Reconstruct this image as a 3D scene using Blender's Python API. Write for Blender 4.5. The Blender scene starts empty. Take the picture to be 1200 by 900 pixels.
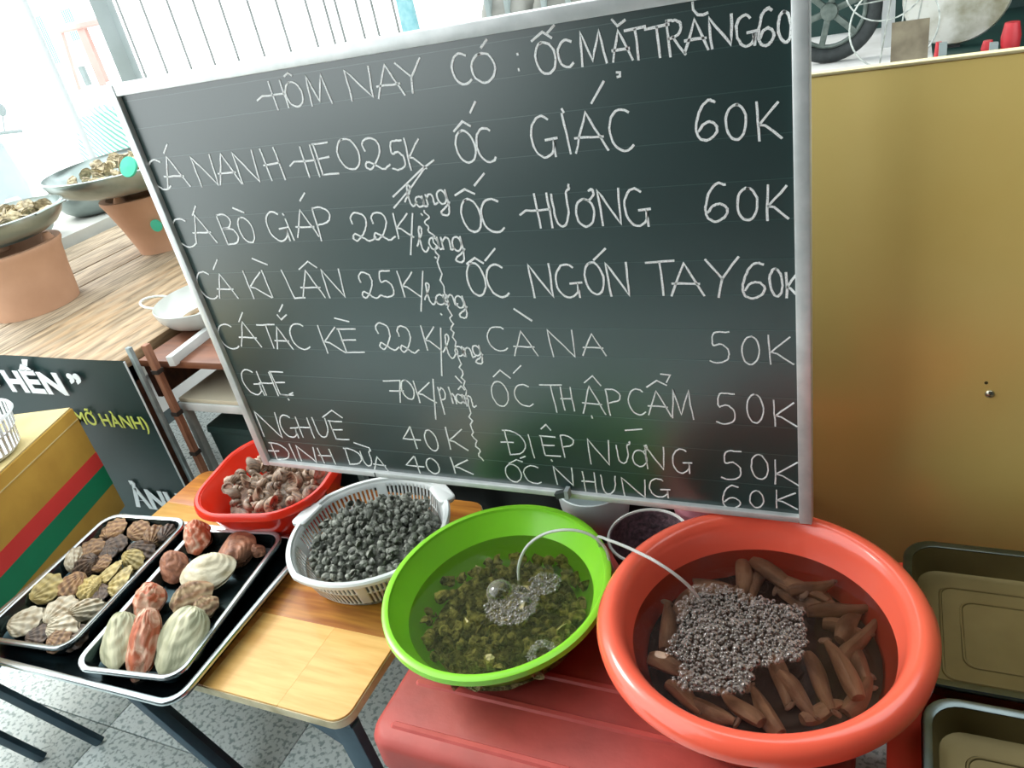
import bpy, bmesh, math, random
from mathutils import Vector, Matrix, Euler
random.seed(7)
sc = bpy.context.scene
PI = math.pi
# ---------------- camera (intrinsics from the board's vanishing points, 1200x900) ----------------
CAMZ = 1.55; FPX = 922.0
RR = Matrix(((0.90418327, 0.04040991, -0.42522895),
             (0.38386519, -0.51351648, 0.7674297),
             (-0.18735031, -0.85712768, -0.47982497)))   # world = RR @ (x right, y down, z forward)
cam = bpy.data.cameras.new('camera'); camo = bpy.data.objects.new('camera', cam)
sc.collection.objects.link(camo); sc.camera = camo
cam.sensor_fit = 'HORIZONTAL'; cam.sensor_width = 36.0; cam.lens = FPX / 1200 * 36.0
cx_, cy_, cz_ = RR.col[0], RR.col[1], RR.col[2]
m3 = Matrix((cx_, -cy_, -cz_)).transposed()
camo.matrix_world = Matrix.Translation((0, 0, CAMZ)) @ m3.to_4x4()
cam.clip_start = 0.05; cam.clip_end = 100
# ---------------- world ----------------
w = bpy.data.worlds.new('sky'); sc.world = w; w.use_nodes = True
bg = w.node_tree.nodes['Background']; bg.inputs[0].default_value = (0.93, 0.98, 1.0, 1); bg.inputs[1].default_value = 2.3
# ---------------- sun (hazy, from the street side) ----------------
sl = bpy.data.lights.new('sun', 'SUN'); sl.energy = 1.6; sl.angle = math.radians(16); sl.color = (1, .97, .92)
so = bpy.data.objects.new('sun', sl); sc.collection.objects.link(so)
so.rotation_euler = Vector((0.75, -0.10, -0.62)).to_track_quat('-Z', 'Y').to_euler()
# ---------------- exposure ----------------
sc.view_settings.view_transform = 'Standard'; sc.view_settings.look = 'None'
sc.view_settings.exposure = 0.33; sc.view_settings.gamma = 1.0; sc.view_settings.use_curve_mapping = False

# ---------------- pixel -> place helpers (photo measurements on real planes) ----------------
def ray(x, y): return RR @ Vector(((x-600)/FPX, (y-450)/FPX, 1.0))
def PZ(x, y, z):
    d = ray(x, y); return d*((z-CAMZ)/d.z) + Vector((0, 0, CAMZ))
def PY(x, y, yy):
    d = ray(x, y); return d*(yy/d.y) + Vector((0, 0, CAMZ))

# ---------------- materials ----------------
def lin(h):
    c = [int(h[i:i+2], 16)/255 for i in (0, 2, 4)]
    return tuple(((v/12.92) if v <= .04045 else ((v+.055)/1.055)**2.4) for v in c) + (1,)
MATS = {}
def mat(name, c1, c2=None, rough=.5, metal=0, scale=12, stretch=(1, 1, 1), bump=0, bscale=None, rnd=0, spec=.5, coat=0, detail=5, lo=.35, hi=.65, trans=0, sub=0, dist=0, obj=True, band=None):
    if name in MATS: return MATS[name]
    m = bpy.data.materials.new(name); m.use_nodes = True; MATS[name] = m
    nt = m.node_tree; N = nt.nodes; L = nt.links; b = N['Principled BSDF']
    b.inputs['Roughness'].default_value = rough; b.inputs['Metallic'].default_value = metal
    b.inputs['Specular IOR Level'].default_value = spec; b.inputs['Coat Weight'].default_value = coat
    b.inputs['Coat Roughness'].default_value = .12
    b.inputs['Transmission Weight'].default_value = trans
    if sub: b.inputs['Subsurface Weight'].default_value = sub; b.inputs['Subsurface Radius'].default_value = (.02, .012, .01); b.inputs['Subsurface Scale'].default_value = .5
    b.inputs['Base Color'].default_value = lin(c1)
    tc = N.new('ShaderNodeTexCoord'); mp = N.new('ShaderNodeMapping'); L.new(tc.outputs['Object'], mp.inputs[0])
    mp.inputs['Scale'].default_value = stretch
    col = None
    if c2:
        nz = N.new('ShaderNodeTexNoise'); nz.inputs['Scale'].default_value = scale; nz.inputs['Detail'].default_value = detail
        nz.inputs['Distortion'].default_value = dist
        L.new(mp.outputs[0], nz.inputs['Vector'])
        if rnd:
            oi = N.new('ShaderNodeObjectInfo'); va = N.new('ShaderNodeVectorMath'); va.operation = 'SCALE'
            cb = N.new('ShaderNodeCombineXYZ')
            L.new(oi.outputs['Random'], cb.inputs[0]); L.new(oi.outputs['Random'], cb.inputs[1]); va.inputs['Scale'].default_value = 37
            L.new(cb.outputs[0], va.inputs[0]); L.new(va.outputs[0], mp.inputs['Location'])
        rp = N.new('ShaderNodeValToRGB'); rp.color_ramp.elements[0].position = lo; rp.color_ramp.elements[1].position = hi
        rp.color_ramp.elements[0].color = lin(c1); rp.color_ramp.elements[1].color = lin(c2)
        L.new(nz.outputs['Fac'], rp.inputs[0]); col = rp.outputs[0]
        if band:
            wv = N.new('ShaderNodeTexWave'); wv.inputs['Scale'].default_value = band[0]; wv.inputs['Distortion'].default_value = band[1]
            wv.bands_direction = band[2]; L.new(mp.outputs[0], wv.inputs['Vector'])
            mx = N.new('ShaderNodeMix'); mx.data_type = 'RGBA'; mx.inputs['B'].default_value = lin(band[3])
            mm = N.new('ShaderNodeMath'); mm.operation = 'MULTIPLY'; mm.inputs[1].default_value = band[4]
            L.new(wv.outputs['Fac'], mm.inputs[0]); L.new(mm.outputs[0], mx.inputs['Factor'])
            L.new(col, mx.inputs['A']); col = mx.outputs['Result']
    if rnd:
        hs = N.new('ShaderNodeHueSaturation'); oi2 = N.new('ShaderNodeObjectInfo')
        mr = N.new('ShaderNodeMapRange'); mr.inputs['To Min'].default_value = 1-rnd; mr.inputs['To Max'].default_value = 1+rnd
        L.new(oi2.outputs['Random'], mr.inputs['Value']); L.new(mr.outputs[0], hs.inputs['Value'])
        if col: L.new(col, hs.inputs['Color'])
        else: hs.inputs['Color'].default_value = lin(c1)
        col = hs.outputs[0]
    if col: L.new(col, b.inputs['Base Color'])
    if bump:
        n2 = N.new('ShaderNodeTexNoise'); n2.inputs['Scale'].default_value = bscale or scale; n2.inputs['Detail'].default_value = 4
        L.new(mp.outputs[0], n2.inputs['Vector'])
        bp = N.new('ShaderNodeBump'); bp.inputs['Strength'].default_value = bump; bp.inputs['Distance'].default_value = .01
        L.new(n2.outputs['Fac'], bp.inputs['Height']); L.new(bp.outputs[0], b.inputs['Normal'])
    return m

# ---------------- object helpers ----------------
COL = sc.collection
def link(name, me, m=None, parent=None, loc=None, rot=None, kind=None, label=None):
    if m is not None and not me.materials:
        for q in (m if isinstance(m, (list, tuple)) else [m]): me.materials.append(q)
    o = bpy.data.objects.new(name, me); COL.objects.link(o)
    if parent: o.parent = parent
    if loc is not None: o.location = loc
    if rot is not None: o.rotation_euler = rot
    if kind: o['kind'] = kind
    if label: o['label'] = label
    return o
def thing(name, label, cat, loc=(0, 0, 0), rot=(0, 0, 0), group=None):
    o = bpy.data.objects.new(name, None); COL.objects.link(o); o.empty_display_size = .02
    o.location = loc; o.rotation_euler = rot
    return tag(o, label, cat, group)
def tag(o, label, cat, group=None, kind=None):
    o['label'] = label; o['category'] = cat
    if group: o['group'] = group
    if kind: o['kind'] = kind
    return o
def dup(o, loc, rot=None, scale=None, label=None, group=None):
    r = o.copy(); COL.objects.link(r); r.location = loc
    if rot is not None: r.rotation_euler = rot
    if scale is not None: r.scale = scale
    if label: r['label'] = label
    if group: r['group'] = group
    for ch in list(o.children):
        c = ch.copy(); COL.objects.link(c); c.parent = r
        for g in list(ch.children):
            d = g.copy(); COL.objects.link(d); d.parent = c
    return r
class MB:
    def __init__(s): s.v = []; s.f = []
    def add(s, vs, fs):
        n = len(s.v); s.v += [tuple(v) for v in vs]; s.f += [tuple(i+n for i in f) for f in fs]; return s
    def box(s, x0, x1, y0, y1, z0, z1, M=None):
        vs = [Vector((x, y, z)) for z in (z0, z1) for x, y in ((x0, y0), (x1, y0), (x1, y1), (x0, y1))]
        if M: vs = [M @ v for v in vs]
        return s.add(vs, [(3, 2, 1, 0), (4, 5, 6, 7), (0, 1, 5, 4), (1, 2, 6, 5), (2, 3, 7, 6), (3, 0, 4, 7)])
    def lathe(s, prof, n=48, cx=0, cy=0, ry=1, sq=0, cap=True):
        vs = []; fs = []
        for r, z in prof:
            for i in range(n):
                a = 2*PI*i/n
                k = 1/(max(abs(math.cos(a)), abs(math.sin(a)))) if sq else 1
                k = 1+(k-1)*sq
                vs.append((cx+r*k*math.cos(a), cy+r*k*ry*math.sin(a), z))
        for j in range(len(prof)-1):
            for i in range(n):
                i2 = (i+1) % n; fs.append((j*n+i, j*n+i2, (j+1)*n+i2, (j+1)*n+i))
        if cap:
            if prof[0][0] > 1e-6: fs.append(tuple(range(n-1, -1, -1)))
            if prof[-1][0] > 1e-6: fs.append(tuple((len(prof)-1)*n+i for i in range(n)))
        return s.add(vs, fs)
    def tube(s, pts, r, n=8, closed=False, rf=None):
        pts = [Vector(p) for p in pts]; k = len(pts); vs = []; fs = []
        up = None
        for i, p in enumerate(pts):
            a = pts[(i-1) % k] if (closed or i > 0) else p; b = pts[(i+1) % k] if (closed or i < k-1) else p
            t = (b-a).normalized()
            if up is None:
                up = Vector((0, 0, 1)) if abs(t.z) < .9 else Vector((1, 0, 0))
            sde = t.cross(up).normalized(); up = sde.cross(t).normalized()
            rr = r*(rf(i/(k-1)) if rf else 1)
            for j in range(n):
                an = 2*PI*j/n; vs.append(p+sde*math.cos(an)*rr+up*math.sin(an)*rr)
        for i in range(k if closed else k-1):
            i2 = (i+1) % k
            for j in range(n):
                j2 = (j+1) % n; fs.append((i*n+j, i*n+j2, i2*n+j2, i2*n+j))
        if not closed:
            fs.append(tuple(range(n-1, -1, -1))); fs.append(tuple((k-1)*n+j for j in range(n)))
        return s.add(vs, fs)
    def rrloft(s, rings, n=7, capbot=True, captop=False):
        """rings: (halfw, halfd, corner radius, z)"""
        vs = []; fs = []; K = 4*n
        for hw, hd, rad, z in rings:
            for q, (sx, sy) in enumerate(((1, 1), (-1, 1), (-1, -1), (1, -1))):
                for i in range(n):
                    a = PI/2*q + PI/2*i/(n-1)
                    vs.append((sx*(hw-rad)+rad*math.cos(a), sy*(hd-rad)+rad*math.sin(a), z))
        for j in range(len(rings)-1):
            for i in range(K):
                i2 = (i+1) % K; fs.append((j*K+i, j*K+i2, (j+1)*K+i2, (j+1)*K+i))
        if capbot: fs.append(tuple(range(K-1, -1, -1)))
        if captop: fs.append(tuple((len(rings)-1)*K+i for i in range(K)))
        return s.add(vs, fs)
    def mesh(s, smooth=True, bevel=0, fix=True):
        me = bpy.data.meshes.new('m'); me.from_pydata(s.v, [], s.f); me.update()
        if fix or bevel:
            bm = bmesh.new(); bm.from_mesh(me)
            if bevel: bmesh.ops.bevel(bm, geom=bm.edges[:], offset=bevel, segments=2, affect='EDGES', profile=.5)
            bmesh.ops.recalc_face_normals(bm, faces=bm.faces); bm.to_mesh(me); bm.free()
        if smooth:
            for p in me.polygons: p.use_smooth = True
            try: me.set_sharp_from_angle(angle=math.radians(42))
            except Exception: pass
        return me
def boxm(x0, x1, y0, y1, z0, z1, bevel=0, M=None): return MB().box(x0, x1, y0, y1, z0, z1, M).mesh(bevel > 0, bevel)
def bar(a, b, w_, h_, bevel=0):
    a = Vector(a); b = Vector(b); t = (b-a); L = t.length
    q = t.to_track_quat('X', 'Z').to_matrix().to_4x4()
    return boxm(0, L, -w_/2, w_/2, -h_/2, h_/2, bevel, Matrix.Translation(a) @ q)
def spline(pts, k=8):
    P = [Vector(p) for p in pts]; out = []
    P = [2*P[0]-P[1]]+P+[2*P[-1]-P[-2]]
    for i in range(1, len(P)-2):
        for j in range(k):
            t = j/k; a, b, c, d = P[i-1:i+3]
            out.append(.5*((2*b)+(c-a)*t+(2*a-5*b+4*c-d)*t*t+(-a+3*b-3*c+d)*t**3))
    out.append(P[-2]); return out

# =====================================================================
#  SETTING
# =====================================================================
TABZ = .44       # low wooden table top
LIDZ = .45       # cool box lid
tile_m = mat('terrazzo', 'dfebea', '9fb2b2', rough=.55, scale=85, rnd=.05, lo=.50, hi=.62, detail=2, spec=.3)
grout = mat('grout', '4c5a5c', rough=.9)
pave = mat('pavement', 'e6e8e6', 'd6d8d4', rough=.85, scale=3)
fl = link('floor', boxm(-3.0, 2.2, -1.1, 2.6, -.06, -.006), grout, kind='structure')
T = .543; x0 = -1.783; y0 = .712
tm = boxm(.0015, T-.0015, .0015, T-.0015, -.02, 0, .001)
tm.materials.append(tile_m)
for i in range(-2, 5):
    for j in range(-3, 3):
        t = link('tile', tm, None, fl, (x0+i*T, y0+j*T, 0))
link('ground', boxm(-16, 14, -12, 22, -.12, -.065), pave, kind='structure')
inner = mat('interior_paint', '1c2826', '16201e', rough=.8, scale=2)
link('wall_back', boxm(-1.4, 2.3, -1.2, -1.1, 0, 3.0), inner, kind='structure')
link('added_reflection_wall', boxm(-3.4, -1.401, -1.2, -1.1, 0, .85), inner, kind='structure')  # unseen low wall, added to darken what the lower board reflects
link('wall_right', boxm(2.2, 2.3, -1.1, 3.0, 0, 3.0), inner, kind='structure')
link('ceiling', boxm(-.9, 2.3, -1.2, .9, 3.0, 3.08), inner, kind='structure')

# =====================================================================
#  CHALKBOARD
# =====================================================================
YB = 1.10
def bp(x, y): p = PY(x, y, YB); return p.x, p.z
XL, ZT = -1.300, 1.4665; XR, ZB = -.097, .6135
board = thing('chalkboard', 'large green-black chalkboard with silver frame, handwritten in white chalk', 'chalkboard', (0, YB, 0))
bm_ = mat('board_enamel', '012a28', '023532', rough=.34, scale=1.2, spec=.6, coat=.8)
rm_ = mat('board_ruling', '1c4a46', '1a4440', rough=.34, scale=2, spec=.8, coat=.8)
rm_.node_tree.nodes['Principled BSDF'].inputs['IOR'].default_value = 1.8; rm_.node_tree.nodes['Principled BSDF'].inputs['Coat Roughness'].default_value = .3
bm_.node_tree.nodes['Principled BSDF'].inputs['IOR'].default_value = 1.8; bm_.node_tree.nodes['Principled BSDF'].inputs['Coat Roughness'].default_value = .3
FW = .021
link('board_panel', boxm(XL+.006, XR-.006, .002, .014, ZB+.006, ZT-.006), bm_, board)
alum = mat('board_aluminium', 'e4e8e6', 'd2d8d6', rough=.38, metal=.35, scale=30, spec=.5)
for a in ((XL, XL+FW*.85, ZB, ZT), (XR-FW, XR, ZB, ZT)):
    link('frame_rail', boxm(a[0], a[1], -.009, .018, a[2], a[3], .002), alum, board)
for a in ((XL+FW*.85, XR-FW, ZT-FW, ZT), (XL+FW*.85, XR-FW, ZB, ZB+.0125)):
    link('frame_rail', boxm(a[0], a[1], -.008, .018, a[2], a[3], .002), alum, board)
link('frame_joint', boxm(-.985, -.983, -.0088, -.006, ZB+.001, ZB+.012), mat('dark_joint', '3b4444', rough=.6), board)
q = PY(657, 582, YB-.02)
ck = MB().box(-.013, .013, -.012, .0, -.006, .006, Matrix.Rotation(-.35, 4, 'Y'))
link('chalk_clip', ck.mesh(False), mat('dark_clip', '39403f', rough=.5), board, (q.x, -.006, q.z))
q = PY(664, 580, YB-.02)
link('chalk_clip', boxm(-.004, .004, -.016, 0, -.010, .010), mat('grey_clip', '9aa2a2', rough=.4), board, (q.x, -.006, q.z))
# ruled lines
rl = MB()
zz = [1.306, 1.205, 1.105, 1.004, .905, .805, .703]
for z_ in [bp(900, yy)[1] for yy in (-2, 49, 104, 158, 211, 258, 304, 346, 388, 425, 467, 501, 533, 570)]:
    rl.box(XL+FW, XR-FW, .0015, .0021, z_-.0005, z_+.0005)
link('ruled_lines', rl.mesh(False), rm_, board)

# ---- chalk handwriting: stroke font, u right 0..1, v up 0..1
def arc(cx, cy, rx, ry, a0, a1, n=14):
    return [(cx+rx*math.cos(math.radians(a0+(a1-a0)*i/n)), cy+ry*math.sin(math.radians(a0+(a1-a0)*i/n))) for i in range(n+1)]
G = {
 'H': [[(.12, 1), (.16, 0)], [(.86, 1), (.9, 0)], [(.0, .5), (.9, .53)]],
 'h_': [[(.12, 1), (.16, 0)], [(.86, 1), (.9, 0)], [(-1.0, .42), (-.6, .55), (-.2, .52), (.9, .53)]],
 'O': [arc(.5, .5, .5, .5, 100, 468, 22)], '0': [arc(.5, .5, .46, .5, 80, 448, 22)],
 'M': [[(0, 0), (.06, 1), (.42, .12), (.78, 1), (.98, 0)]],
 'N': [[(.04, 0), (.02, 1), (.9, .02), (.98, 1)]],
 'A': [[(0, 0), (.48, 1), (1, 0)], [(.05, .38), (.9, .36)]],
 'Y': [[(0, 1), (.5, .5)], [(1, 1.05), (.5, .5), (.38, 0)]],
 'C': [arc(.55, .5, .55, .5, 55, 310, 18)],
 'c': [[(.45, .72), (.6, .95)]],
 'G': [arc(.5, .5, .5, .5, 55, 320, 18)+[(.93, .42), (.94, .0)], [(.6, .42), (1.08, .45)]],
 'T': [[(0, .96), (1, 1)], [(.5, .98), (.55, 0)]],
 'R': [[(.05, 0), (.0, 1)], [(0, 1), (.6, .97), (.85, .8), (.6, .58), (.05, .5)], [(.3, .52), (1, 0)]],
 'E': [[(.05, 1), (.1, 0)], [(0, 1), (.9, 1)], [(.05, .52), (.75, .55)], [(.1, 0), (1, .02)]],
 'P': [[(.1, 0), (.05, 1)], [(.05, 1), (.6, 1), (1, .82), (.8, .58), (.1, .47)]],
 'B': [[(.1, 0), (.05, 1)], [(.05, 1), (.6, 1), (.85, .8), (.6, .58), (.1, .53), (.75, .5), (1, .27), (.7, .03), (.1, 0)]],
 'D': [[(.1, 0), (.05, 1)], [(-.05, 1), (.45, .98), (.9, .75), (1, .4), (.7, .1), (.1, 0)]],
 'DD': [[(.1, 0), (.05, 1)], [(-.05, 1), (.45, .98), (.9, .75), (1, .4), (.7, .1), (.1, 0)], [(-.28, .5), (.4, .53)]],
 'I': [[(.4, 1), (.6, 0)]], 'i': [[(.4, .85), (.6, 0)], [(.2, 1.08), (.35, 1.02)]],
 'L': [[(.0, 1), (.25, 0), (1, .02)]],
 'U': [[(0, 1), (.05, .3), (.25, .03), (.6, .05), (.92, .4), (1, 1)]],
 'UU': [[(0, 1), (.03, .3), (.25, .03), (.6, .05), (.9, .4), (.95, 1), (1.15, 1.12), (1.2, 1.25)]],
 'OO': [arc(.5, .45, .5, .46, 80, 448, 22), [(.72, .85), (1.05, 1.0), (1.02, 1.2), (.85, 1.18)]],
 'K': [[(.1, 1), (.12, 0)], [(.95, .95), (.15, .42)], [(.15, .42), (.4, .38), (1.05, .02)]],
 '6': [[(.9, .95), (.6, 1.0), (.25, .8), (.03, .4), (.1, .1), (.45, 0), (.85, .12), (.95, .32), (.7, .46), (.35, .42), (.12, .25)]],
 '5': [[(1.0, 1), (.3, .97), (.2, .58), (.6, .62), (.92, .42), (.85, .12), (.4, 0), (.0, .06)]],
 '4': [[(.62, 1), (.0, .42), (1.05, .42)], [(.66, 1), (.7, 0)]],
 '7': [[(0, .93), (.9, 1), (.62, 0)], [(.2, .5), (.95, .52)]],
 '2': [[(.15, .62), (.12, .85), (.4, 1), (.8, .9), (.85, .6), (.55, .25), (.2, .03), (.0, .12), (.15, .27), (.45, .15), (.8, 0), (1.15, .12)]],
 'l': [[(-.4, .25), (.5, .7), (.7, .95), (.4, 1), (.2, .6), (.25, .15), (.6, 0), (1.1, .2)]],
 'a': [arc(.45, .5, .45, .5, 50, 400, 14), [(.9, 1), (.9, .1), (1.2, .05)]],
 'n': [[(.1, 1), (.12, 0)], [(.12, .6), (.45, 1), (.8, .85), (.85, 0), (1.2, .1)]],
 'g': [arc(.45, .72, .42, .28, 50, 400, 14), [(.9, 1), (.95, .3), (.7, .0), (.2, .02), (.15, .15), (.6, .3), (1.1, .5)]],
 'p': [[(.1, 1), (.12, 0)], [(.1, .85), (.6, 1), (.95, .8), (.6, .58), (.1, .55)]],
 'h': [[(.2, 1), (.15, 0)], [(.15, .4), (.5, .62), (.8, .45), (.9, 0)]],
}
ZA = (120, 60, 2.857); ZBm = (200, 280, 3.0); ZC = (500, 0, 2.609); ZD = (500, 190, 2.609); ZE = (540, 380, 2.857)
rows = [
 (ZA, 'thin', [('h_',588,147,52,98),('O',640,145,55,88),('M',722,130,72,104),('N',860,110,85,106),('A',955,100,92,110),('Y',1033,87,88,108)],
   [[(607,85),(618,73),(632,82)]]),
 (ZC, 'fat', [('C',105,212,58,98),('O',172,208,72,92),('O',362,178,62,98),('C',425,165,50,84),('M',508,147,78,104),('A',592,140,62,96),('T',640,136,66,98),('T',706,128,72,96),
   ('R',762,116,50,110),('A',822,108,74,98),('N',900,97,72,98),('G',975,95,58,96),('6',1037,84,50,112),('0',1094,83,44,94)],
   [[(165,146),(182,122)],[(276,164),(277,168)],[(280,211),(281,216)],[(320,126),(352,98),(380,116)],[(367,102),(388,78)],[(565,60),(582,80),(605,62)],[(580,222),(590,222),(590,234),(582,236)],
    [(812,8),(814,30),(828,46),(845,46),(858,40)],[(1127,85),(1131,120)]]),
 (ZA, 'thin', [('C',188,415,58,104),('A',235,406,78,106),('N',343,402,68,106),('A',412,395,72,106),('N',482,390,70,108),('H',568,380,62,110),('h_',692,370,48,106),('E',745,362,60,108),('O',822,346,72,106),
   ('2',905,345,72,108),('5',985,350,50,98),('K',1042,345,56,108),('l',1030,485,26,72),('a',1062,505,30,36),('n',1096,497,32,34),('g',1140,508,36,84)],
   [[(204,342),(215,312)],[(1108,366),(1065,398),(972,488)],[(1080,388),(1030,460),(975,525)],[(1066,545),(1070,550)]]),
 (ZA, 'thin', [('C',270,610,62,98),('A',328,596,72,96),('B',420,598,50,100),('O',480,600,46,86),('G',582,588,62,100),('i',624,592,18,84),('A',675,578,72,90),('P',740,580,56,112),
   ('2',862,590,66,96),('2',930,588,62,94),('K',1002,585,54,86),('l',1070,632,26,84),('a',1110,645,34,40),('n',1150,645,34,40),('g',1190,665,36,84)],
   [[(300,550),(310,520)],[(435,526),(472,541)],[(660,502),(675,476)],[(1037,545),(1031,682)],[(1112,690),(1116,694)]]),
 (ZBm, 'mid', [('C',125,165,60,96),('A',187,167,66,86),('K',298,162,68,98),('I',338,160,16,96),('L',430,160,50,100),('A',488,160,80,96),('N',572,158,64,100),
   ('2',690,165,56,92),('5',755,160,50,92),('K',832,160,60,92),('l',910,195,26,74),('a',948,215,32,36),('n',984,215,30,34),('g',1020,240,34,76)],
   [[(148,108),(162,74)],[(285,70),(338,92)],[(450,108),(480,80),(512,102)],[(885,115),(879,255)],[(948,264),(952,268)]]),
 (ZBm, 'mid', [('C',200,345,62,86),('A',267,337,70,86),('T',345,343,60,82),('A',387,350,56,76),('C',452,345,62,90),('K',560,355,68,96),('E',632,360,70,82),
   ('2',752,345,58,94),('2',825,355,54,94),('K',910,350,52,86),('l',978,380,30,82),('a',1014,396,30,34),('n',1045,400,30,32),('g',1078,408,30,62)],
   [[(238,292),(251,260)],[(373,268),(387,285),(405,268)],[(380,256),(392,232)],[(575,280),(625,292)],[(948,315),(952,482)]]),
 (ZBm, 'mid', [('G',283,505,58,86),('H',338,510,56,80),('E',388,510,50,80),('7',788,536,66,76),('0',832,532,44,66),('K',888,540,62,74),
   ('p',960,572,24,92),('h',990,552,18,56),('a',1016,563,26,30),('n',1048,572,30,36)],
   [[(384,548),(408,552),(428,542)],[(411,563),(415,568)],[(921,495),(931,635)],[(1000,484),(1022,508)],[(1010,530),(1020,518),(1032,532)]]),
 (ZBm, 'mid', [('N',345,655,72,86),('G',412,660,52,76),('H',470,665,52,68),('U',530,665,44,66),('E',590,675,50,62),('4',843,700,56,74),('0',915,710,44,72),('K',1000,705,64,76)],
   [[(533,628),(565,604),(602,630)]]),
 (ZBm, 'mid', [('DD',385,750,52,56),('I',428,752,16,56),('N',478,758,60,52),('H',546,765,52,50),('D',642,768,50,54),('UU',690,775,32,48),('A',732,790,46,44),('4',855,795,58,56),('0',920,800,46,52),('K',1018,800,66,52)],
   [[(643,718),(697,736)]]),
 (ZC, 'fat', [('O',118,450,58,100),('C',180,445,56,106),('G',355,420,72,128),('I',426,410,20,126),('A',495,405,102,122),('C',595,400,74,128),('6',855,370,68,122),('0',945,375,68,108),('K',1042,370,74,118)],
   [[(82,402),(108,372),(132,386)],[(132,345),(147,312)],[(412,334),(418,344)],[(503,316),(540,250)]]),
 (ZD, 'fat', [('O',135,165,58,102),('C',200,165,68,104),('h_',356,150,50,104),('UU',412,148,48,100),('OO',483,152,56,92),('N',560,140,66,110),('G',640,140,70,116),('6',885,125,72,116),('0',980,130,68,98),('K',1068,125,68,108)],
   [[(86,102),(115,84),(145,98)],[(145,72),(174,36)]]),
 (ZD, 'fat', [('O',150,360,54,100),('C',216,365,64,100),('N',350,365,66,102),('G',430,365,72,102),('O',512,357,56,98),('N',585,360,66,102),('T',715,357,84,104),('A',792,360,100,100),('Y',903,357,100,116),
   ('6',1000,365,72,108),('0',1068,370,42,84),('K',1115,378,38,76)],
   [[(122,312),(146,294),(172,310)],[(178,302),(207,266)],[(510,300),(545,266)],[(266,450),(320,486)]]),
 (ZE, 'fine', [('C',122,50,68,80),('A',210,66,80,82),('N',338,66,84,90),('A',442,70,78,74),('5',865,80,70,104),('0',970,90,64,94),('K',1065,88,84,96)], []),
 (ZE, 'fine', [('O',130,235,54,82),('C',210,240,60,72),('T',308,250,72,92),('H',355,252,44,76),('A',438,255,74,92),('P',512,264,48,86),('C',590,262,58,86),('A',660,266,76,82),('M',742,270,70,96),
   ('5',885,285,70,102),('0',985,285,60,96),('K',1080,302,78,86)],
   [[(108,177),(130,155),(165,182)],[(175,165),(200,140)],[(413,197),(440,174),(468,207)],[(437,308),(440,316)],[(622,212),(655,190),(688,206)],[(668,168),(700,172),(688,196)]]),
 (ZE, 'fine', [('DD',182,400,62,80),('I',235,410,14,76),('E',298,410,56,64),('P',358,412,42,72),('N',463,430,72,82),('UU',543,438,38,58),('OO',598,448,48,58),('N',650,450,64,76),('G',738,460,60,80),
   ('5',905,475,70,96),('0',1000,480,60,82),('K',1086,500,86,82)],
   [[(268,352),(284,337),(300,356)],[(302,455),(306,460)],[(550,357),(605,353)]]),
 (ZE, 'fine', [('O',175,500,50,58),('C',240,505,58,58),('N',345,510,62,60),('H',430,530,50,64),('U',495,540,46,60),('N',580,550,80,60),('G',662,550,62,60),('6',905,580,62,76),('0',990,588,50,56),('K',1085,590,74,58)],
   [[(160,468),(185,455),(205,462)],[(198,450),(215,444)]]),
]
WID = {'thin': .0032, 'fat': .0036, 'mid': .0030, 'fine': .0025}
def ribbon(mb, pts, wd):
    q = []
    for p in pts:
        v = Vector((p[0], 0, p[1]))
        if not q or (v-q[-1]).length > .0006: q.append(v)
    if len(q) < 2: q.append(q[0]+Vector((.0015, 0, -.001)))
    n = len(q); vs = []; fs = []
    for i, p in enumerate(q):
        t = (q[min(i+1, n-1)]-q[max(i-1, 0)]); t.normalize()
        k = 1.0
        if 0 < i < n-1:
            c = (q[i+1]-q[i]).normalized().dot((q[i]-q[i-1]).normalized()); k = min(1.5, 1/max(.3, math.sqrt(max(0, (1+c)/2))))
        nrm = Vector((-t.z, 0, t.x))*wd/2*k*random.uniform(.88, 1.1)
        e = t*wd*.3*(-1 if i == 0 else (1 if i == n-1 else 0))
        a, b = p+e+nrm, p+e-nrm
        vs += [a+Vector((0, .0018, 0)), b+Vector((0, .0018, 0)), p+e-nrm*.9+Vector((0, .0011, 0)), p+e+nrm*.9+Vector((0, .0011, 0))]
    for i in range(n-1):
        a, b = 4*i, 4*i+4
        fs += [(a+3, a+2, b+2, b+3), (a, a+3, b+3, b), (a+2, a+1, b+1, b+2)]
    fs += [(0, 1, 2, 3), (4*n-1, 4*n-2, 4*n-3, 4*n-4)]
    mb.add(vs, fs)
def subdiv(pts, step=.012):
    out = [pts[0]]
    for a, b in zip(pts, pts[1:]):
        d = math.hypot(b[0]-a[0], b[1]-a[1]); n = max(1, int(d/step))
        for i in range(1, n+1): out.append((a[0]+(b[0]-a[0])*i/n, a[1]+(b[1]-a[1])*i/n))
    return out
def smooth2(pts):
    if len(pts) < 3 or len(pts) > 12: return pts
    return [(p.x, p.y) for p in spline([(a, b, 0) for a, b in pts], 5)]
CURVY = set('C6525Dglpnha') | {'UU', 'OO', 'U', 'R', 'P', 'B', 'D', 'DD', 'l'}
chalk = bpy.data.materials.new('chalk'); chalk.use_nodes = True
nt = chalk.node_tree; b = nt.nodes['Principled BSDF']; b.inputs['Base Color'].default_value = (.96, .98, .96, 1); b.inputs['Roughness'].default_value = .95
b.inputs['Specular IOR Level'].default_value = .1
nz = nt.nodes.new('ShaderNodeTexNoise'); nz.inputs['Scale'].default_value = 700; nz.inputs['Detail'].default_value = 2
tc = nt.nodes.new('ShaderNodeTexCoord'); nt.links.new(tc.outputs['Object'], nz.inputs['Vector'])
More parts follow.
